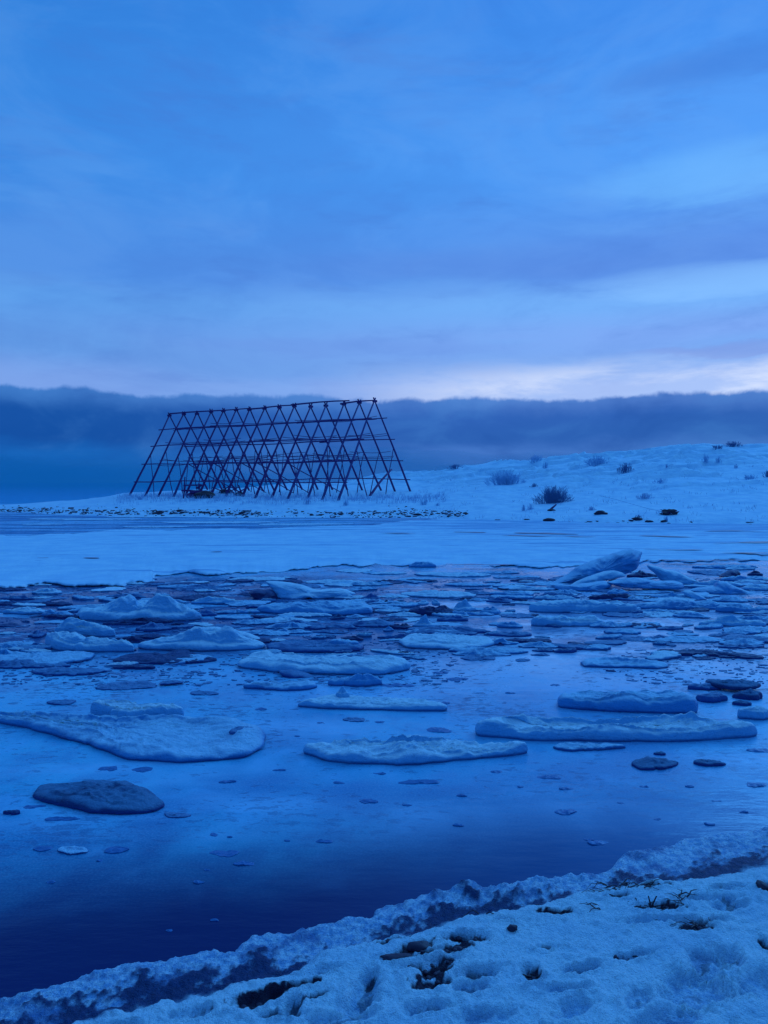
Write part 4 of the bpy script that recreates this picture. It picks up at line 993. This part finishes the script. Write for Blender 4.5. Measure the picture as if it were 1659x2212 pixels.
# ------------------------------------------------------------------ shore stones
stones = [lumpmesh('beach_stone', .16, 60+i, 'stonesnow' if i % 3 else 'rock', (1.2,.9,.65), 10, 7, link=False).data for i in range(8)]
cnt = 0
while cnt < 299:
    px = rnd.uniform(-10, 1000) if rnd.random() < .92 else rnd.uniform(1000, 1659)
    base = np.interp(px, [0,150,300,500,800,880,1000,1100,1659], [1103,1105,1108,1111,1113,1108,1112,1126,1134])
    wd = np.interp(px, [0,150,300,600,850,1000,1659], [7,9,8,8,11,7,3])
    py = base+rnd.gauss(0,1)*wd*.5
    if vn(np.array(px*.02), np.array(py*.15), 55) < -.22: continue
    g = hit(px, py)
    if g[1] > 75: continue
    o = bpy.data.objects.new('beach_stone', rnd.choice(stones)); scene.collection.objects.link(o)
    s = rnd.uniform(.35, .85)*(1.6 if rnd.random() < .08 else 1)
    o.location = (g[0], g[1], g[2]+.02*s); o.scale = (s*1.1, s, s*.8); o.rotation_euler = (0,0,rnd.uniform(0,6))
    tag(o, 'small dark stone poking out of snow along the far waterline', 'stone', 'dark stones along the far waterline'); cnt += 1
def shingle():
    rs = np.random.RandomState(21); Vs = []; T = []; b0 = 0
    for _ in range(1000):
        px = rs.uniform(-20, 1010); base = np.interp(px, [0,150,300,500,800,880,1000], [1102,1104,1107,1110,1112,1106,1111]); wd = np.interp(px, [0,150,300,600,850,1000], [7,10,8,8,12,7])
        py = base+rs.randn()*wd*.5
        if vn(np.array(px*.03), np.array(py*.2), 57) < -.2: continue
        g = hit(px, py)
        if g[1] > 75: continue
        k = 6; s_ = .025+.06*rs.rand()**2; t = (np.arange(k)+rs.rand(k)*.6)*6.283/k; h = s_*rs.uniform(.5,.9)
        Vs += [(g[0]+s_*1.3*math.cos(a), g[1]+s_*math.sin(a), g[2]-.02) for a in t]+[(g[0]+s_*.8*math.cos(a), g[1]+s_*.6*math.sin(a), g[2]+h*.8) for a in t]+[(g[0], g[1], g[2]+h)]
        for i in range(k):
            j = (i+1) % k; T += [[b0+i, b0+j, b0+k+j], [b0+i, b0+k+j, b0+k+i], [b0+k+i, b0+k+j, b0+2*k]]
        b0 += 2*k+1
    tag(mesh_from('shingle', Vs, None, M['rock'], False, tris=T), 'small dark shingle showing through snow along the far waterline', 'shingle', kind='stuff')
shingle()
for a, b_, s, lb in [(1297,1111,.42,'flat dark boulder on snow below the hill, alone'),(1192,1104,.26,'small dark boulder under the slanting stick near shore'),(1186,1126,.36,'dark boulder low on the far bank beneath big bush'),
                     (1376,1124,.30,'dark boulder on far bank left of driftwood pile'),(1402,1129,.24,'lower dark boulder below driftwood pile'),(344,1110,.36,'largest black boulder among stones of the left spit'),(1435,1129,.2,'small round boulder below right end of driftwood')]:
    g = hit(a, b_); o = lumpmesh('boulder', s*.6, int(a), 'rock', (1.4,.9,.55), loc=(g[0], g[1], g[2]+.1*s)); tag(o, lb, 'boulder')
g = hit(1190, 1103); o = pole(Vector(g)+Vector((0,0,.05)), Vector(g)+Vector((.35,.1,.35)), .07, .04, 'wood', 'driftwood_stick', None); tag(o, 'short dark stick slanting up beside small boulder', 'driftwood')
g = hit(1445, 1112); D0 = empty('driftwood_pile', g); tag(D0, 'dark driftwood pile with tangled roots on the right bank', 'driftwood')
lumpmesh('root_mass', .30, 71, 'kelp', (1.5,.8,.6), parent=D0, loc=(0,0,.1), amp=.8)
for k in range(12):
    an = rnd.uniform(-1.4,1.4); pole(Vector((rnd.uniform(-.4,.3),0,.05)), Vector((rnd.uniform(-.6,.7), rnd.uniform(-.2,.2), rnd.uniform(.02,.28))), .05, .02, 'wood', 'branch', D0, seed=k)
pole(Vector((-.2,0,.15)), Vector((-3.3,2.0,1.0)), .012, .01, 'twig', 'branch', D0, seed=33)

# ------------------------------------------------------------------ bushes
def tube_soup(name, paths, mat, parent=None, n=4):
    Vs = []; Q = []; b0_ = 0
    for pts, ra, rb in paths:
        m = len(pts)
        for i, p in enumerate(pts):
            p = Vector(p); d = (Vector(pts[min(i+1,m-1)])-Vector(pts[max(i-1,0)])).normalized()
            u_ = d.cross(Vector((.3,.9,.1))).normalized(); v_ = d.cross(u_); r = ra+(rb-ra)*i/(m-1)
            for k in range(n):
                an = 2*math.pi*k/n; Vs.append(tuple(p+u_*(r*math.cos(an))+v_*(r*math.sin(an))))
        for i in range(m-1):
            for k in range(n): Q.append([b0_+i*n+k, b0_+i*n+(k+1)%n, b0_+(i+1)*n+(k+1)%n, b0_+(i+1)*n+k])
        b0_ += m*n
    return mesh_from(name, Vs, Q, M[mat], False, parent=parent)
def bush(px, py, wpx, hpx, label, mat='twig', dens=1.0, seed=0):
    g = hit(px, py); k = g[1]/F_; Wd, Hh = wpx*k, hpx*k; rs = random.Random(seed+int(px)); paths = []
    n = int(95*dens*max(.4, wpx/60)); r0 = .0065*g[1]/60+.003
    for _ in range(n):
        a = max(-.9, min(.9, rs.gauss(0, .40))); x0 = a*Wd*.55*rs.uniform(.3,1); y0 = rs.uniform(-.3,.3)*Wd*.5
        dx = a*Wd*.55; dome = math.sqrt(max(.08, 1-min(1,(a/.95))**2)); hh = Hh*dome*rs.uniform(.4,1.15)
        z0 = land_z(g[0]+x0, g[1]+y0)-g[2]-.08
        p0 = Vector((x0, y0, z0)); p3 = Vector((dx+rs.uniform(-.12,.12)*Wd*.4, y0*1.5, hh))
        p1 = p0.lerp(p3, .4)+Vector((rs.uniform(-.06,.06)*Wd*.5, 0, Hh*.06)); p2 = p0.lerp(p3, .75)+Vector((rs.uniform(-.05,.05)*Wd*.5,0,Hh*.04))
        paths.append(([p0,p1,p2,p3], r0*1.5, r0*.6))
        for _ in range(3):
            t = rs.uniform(.3,.9); b_ = p0.lerp(p3, t); e = b_+Vector((rs.uniform(-.16,.16)*Wd*.6, rs.uniform(-.1,.1)*Wd*.5, Hh*rs.uniform(.08,.28)))
            paths.append(([b_, b_.lerp(e,.5)+Vector((0,0,Hh*.02)), e], r0*.9, r0*.45))
    o = tube_soup('bush', paths, mat); o.location = g; tag(o, label, 'bush'); return o
for i, args in enumerate([
 (1090,1047,92,30,'wide frosted bush on hillside nearest the rack','twig',1.3),
 (1196,1087,84,34,'dark dense bush, lowest and darkest on the slope','twigdark',2.0),
 (1290,1007,60,20,'loose frosted bush high on middle of the hill','twig',1.0),
 (1351,1022,36,17,'compact dark bush right of the loose hilltop bush','twigdark',1.2),
 (1158,999,40,14,'thin low bush on ridge above the wide frosted bush','twig',.7),
 (1179,1012,18,14,'small tuft bush below the thin ridge bush','twig',.7),
 (1153,1052,20,8,'tiny low bush right of the wide frosted bush','twigdark',.8),
 (983,1003,34,9,'small dark bush on skyline close to the rack','twigdark',.8),
 (1583,965,42,10,'dark bush on skyline at top right of hill','twigdark',1.2),
 (1548,971,32,7,'low scrub left of the top right skyline bush','twigdark',.8),
 (1524,998,20,16,'upright thin bush under the skyline at right','twig',.6),
 (1552,999,16,12,'small upright bush right of the upright thin bush','twig',.6),
 (1426,1045,42,11,'faint snowy bush halfway up the right slope','twig',.5),
 (1392,1078,40,12,'faint snow-covered bush low on the right slope','tuft',.8),
 (1131,1103,10,12,'left of two small tufts below the dark dense bush','twig',.6),
 (1146,1101,18,12,'right of two small tufts below the dark dense bush','twig',.5),
 (916,1091,22,12,'small frosted bush right of rack foot','twig',.7),
 (945,1093,12,6,'tiny tuft right of the small frosted rack bush','twig',.6),
 (1277,1103,20,8,'tiny tuft above the lone flat boulder','tuft',.8),
 (1377,1122,16,8,'tiny dark tuft on bank beside boulder','twigdark',.8),
 (1438,1127,12,12,'frosted tuft on bank under driftwood pile','twig',.6),
 (1620,1036,50,9,'low snowy scrub at far right of slope','twig',.5),
 (1659,1030,30,14,'dark scrub cut by right frame edge','twigdark',.8),
 (1440,1013,10,8,'tiny tuft below the compact dark bush, right','tuft',.6),
 (1590,1012,10,8,'tiny frosted tuft under top right skyline','tuft',.6),
 (748,1092,14,14,'spiky frosted bush in front of right rack legs','twig',.7),
 (664,1090,18,14,'thin frosted bush in front of middle rack legs','tuft',.7),
 (300,1080,20,9,'frosted tuft at far left rack leg','tuft',.8)]):
    bush(*args[:5], mat=args[5], dens=args[6], seed=i)
# frosted grass, uncountable
def grass():
    rs = random.Random(8); paths = []
    def put(px, py, n, h):
        g = hit(px, py)
        if g[1] > 100: return
        for _ in range(n):
            x, y = g[0]+rs.gauss(0,.18), g[1]+rs.gauss(0,.3); z = land_z(x, y); hh = h*rs.uniform(.5,1.2)
            p = Vector((x,y,z-.03)); e = p+Vector((rs.uniform(-.12,.12), rs.uniform(-.1,.1), hh)); paths.append(([p, p.lerp(e,.6)+Vector((rs.uniform(-.03,.03),0,0)), e], .012, .005))
    for _ in range(380): put(rs.uniform(255, 960), 1078+rs.gauss(0,5), 7, .32)
    for _ in range(160): x = rs.uniform(900,1659); put(x, rs.uniform(np.interp(x,[900,1659],[1020,975]), 1128), 5, .2)
    for _ in range(120): put(rs.uniform(250,520), 1072+rs.gauss(0,3), 6, .35)
    o = tube_soup('grass', paths, 'tuft', n=3); tag(o, 'frosted grass sticking out of the snow around the rack and on the hill', 'grass', kind='stuff')
grass()
for nm, pr_, rx in (('',[(1195,983,32),(1100,992,30),(1395,988,60),(1280,1000,40),(1620,985,50)],0),): pass

# ------------------------------------------------------------------ foreground kelp, twigs and stones
def kelp(px, py, wpx, n, label, h=.05, name='kelp_tangle', cat='kelp', seed=1, tall=0):
    x, y = ground(px, py, .12); z = shore_z(x, y); rs = random.Random(seed); Wd = wpx/F_*y*1.05; paths = []
    for i in range(n):
        p = Vector((rs.uniform(-.5,.5)*Wd, rs.uniform(-.06,.06), -.004)); pts = [p]; an = rs.uniform(-.6,.6) + (math.pi if rs.random() < .5 else 0)
        for k in range(5):
            an += rs.uniform(-.7,.7); st = rs.uniform(.012,.03); zz2 = .5*h*math.sin((k+1)/5*math.pi)*rs.uniform(.2,1)
            q_ = pts[-1]+Vector((math.cos(an)*st, math.sin(an)*st*.8, 0)); q_.z = zz2; pts.append(q_)
        paths.append((pts, rs.uniform(.002,.0045), .001))
    for i in range(tall):
        p = Vector((rs.uniform(-.2,.2)*Wd, 0, 0)); paths.append(([p, p+Vector((rs.uniform(-.01,.01),0,h*.8)), p+Vector((rs.uniform(-.02,.02),0,h*1.7))], .006, .003))
    o = tube_soup(name, paths, 'kelp', n=5); o.location = (x, y, z); tag(o, label, cat); return o
kelp(1205,1960,110,36,'curly dried kelp tangle half buried in snow near ice foot',seed=2)
kelp(1418,1958,70,24,'kelp tangle with one upright stalk at right',.045,seed=3,tall=2)
kelp(1475,1942,28,8,'small arched kelp frond right of the upright stalk',.035,seed=4)
kelp(1335,1902,60,14,'thin twigs poking out beside the ice foot',.05,seed=5,name='twigs',cat='twigs')
kelp(1305,1925,50,10,'low kelp strands under the thin twigs',.03,seed=6)
kelp(1390,1900,30,6,'short kelp scraps at edge of ice foot, right',.04,seed=7)
kelp(1515,2008,50,14,'dark kelp scraps in hollow at right',.02,seed=8)
kelp(1050,1950,30,6,'fine stalks left of curly kelp tangle, on ice foot',.05,seed=9,name='twigs',cat='twigs')
kelp(1145,2098,28,14,'kelp clump in a round hollow at bottom centre',.035,seed=10)
kelp(1355,2072,20,6,'tiny kelp scrap in snow at lower right centre',.02,seed=11)
kelp(1300,1958,20,3,'lone short stalk between the two kelp tangles',.04,seed=12,name='twigs',cat='twigs')
kelp(1375,1958,10,2,'single tiny stalk left of the upright stalk tangle',.03,seed=13,name='twigs',cat='twigs')
for a, b_, s, sc, lb in [(1107,1998,.021,(1.3,.8,.7),'smooth black pebble alone on snow'),(907,2042,.045,(1.4,.8,.6),'flat dark stone in bared ground at centre bottom'),(1330,2072,.012,(1,1,.8),'tiny dark pebble beside the kelp scrap'),
                         (860,2068,.035,(2.2,.8,.35),'long flat stone below the flat dark stone'),(1645,1910,.03,(1,1.2,.7),'dark stone at right frame edge by bared ground')]:
    x, y = ground(a, b_, .12); o = lumpmesh('pebble', s, int(a), 'rock', sc, loc=(x, y, shore_z(x, y)+s*.35)); tag(o, lb, 'stone')
# little lumps of gravel in the bared hollows
gv = [lumpmesh('gravel_stone', .012, 300+i, 'rock', (1.2,1,.6), 9, 6, link=False).data for i in range(4)]
kk = 0
for (fx, fy, a, b_, ang, dp, br) in FE:
    if br < .7: continue
    cx, cy = ground(fx, fy, .12)
    for _ in range(5):
        an = rnd.uniform(0,6.28); rr_ = rnd.random()**.5*.5; e1, e2 = a*rr_*math.cos(an), b_*rr_*math.sin(an); c_, s_ = math.cos(R(ang)), math.sin(R(ang))
        x, y = cx+e1*c_-e2*s_, cy+e1*s_+e2*c_; o = bpy.data.objects.new('gravel_stone', gv[kk % 4]); scene.collection.objects.link(o); kk += 1
        s = rnd.uniform(.5,1.3); o.scale = (s,s,s); o.rotation_euler[2] = rnd.uniform(0,6); o.location = (x, y, shore_z(x,y)+.002)
        tag(o, 'little dark gravel stone in a bared hollow of the near snow', 'stone', 'gravel stones in bared hollows of the near snow')

# ------------------------------------------------------------------ sea smoke over the open water beyond the spit
def smoke(name, label, y0, y1, x0, x1, top, dens, col, seed):
    nx, ny = 90, 12; xs_ = np.linspace(x0, x1, nx); ys_ = np.linspace(y0, y1, ny); A_, B_ = np.meshgrid(xs_, ys_)
    ed = np.minimum(sm(A_, x0, x0+(x1-x0)*.2), 1-sm(A_, x1-(x1-x0)*.2, x1))
    T_ = .8 + top*(.6+.9*fbm(A_*.018, B_*.02, seed, 4))*ed*sm(np.linspace(0,1,ny)[:,None], -.3, .6)
    V1 = np.stack([A_, B_, T_], -1).reshape(-1,3); V2 = np.stack([A_, B_, A_*0+.25], -1).reshape(-1,3); n = nx*ny
    F = grid_faces(ny, nx); F2_ = F[:, ::-1]+n; S = []
    bd = [i for i in range(nx-1)]; S += [[i+1, i, n+i, n+i+1] for i in range(nx-1)]
    S += [[(ny-1)*nx+i, (ny-1)*nx+i+1, n+(ny-1)*nx+i+1, n+(ny-1)*nx+i] for i in range(nx-1)]
    S += [[j*nx, (j+1)*nx, n+(j+1)*nx, n+j*nx] for j in range(ny-1)]; S += [[(j+1)*nx+nx-1, j*nx+nx-1, n+j*nx+nx-1, n+(j+1)*nx+nx-1] for j in range(ny-1)]
    o = mesh_from(name, np.concatenate([V1, V2]), np.concatenate([F, F2_, np.array(S)]), mat_smoke(name, dens, col), True)
    tag(o, label, 'sea smoke', kind='stuff')
smoke('sea_smoke', 'pale sea smoke drifting low over open water beyond the spit', 98, 420, -420, 260, 14, .006, (.06,.44,.60,1), 3)
print('objects', len(scene.objects))
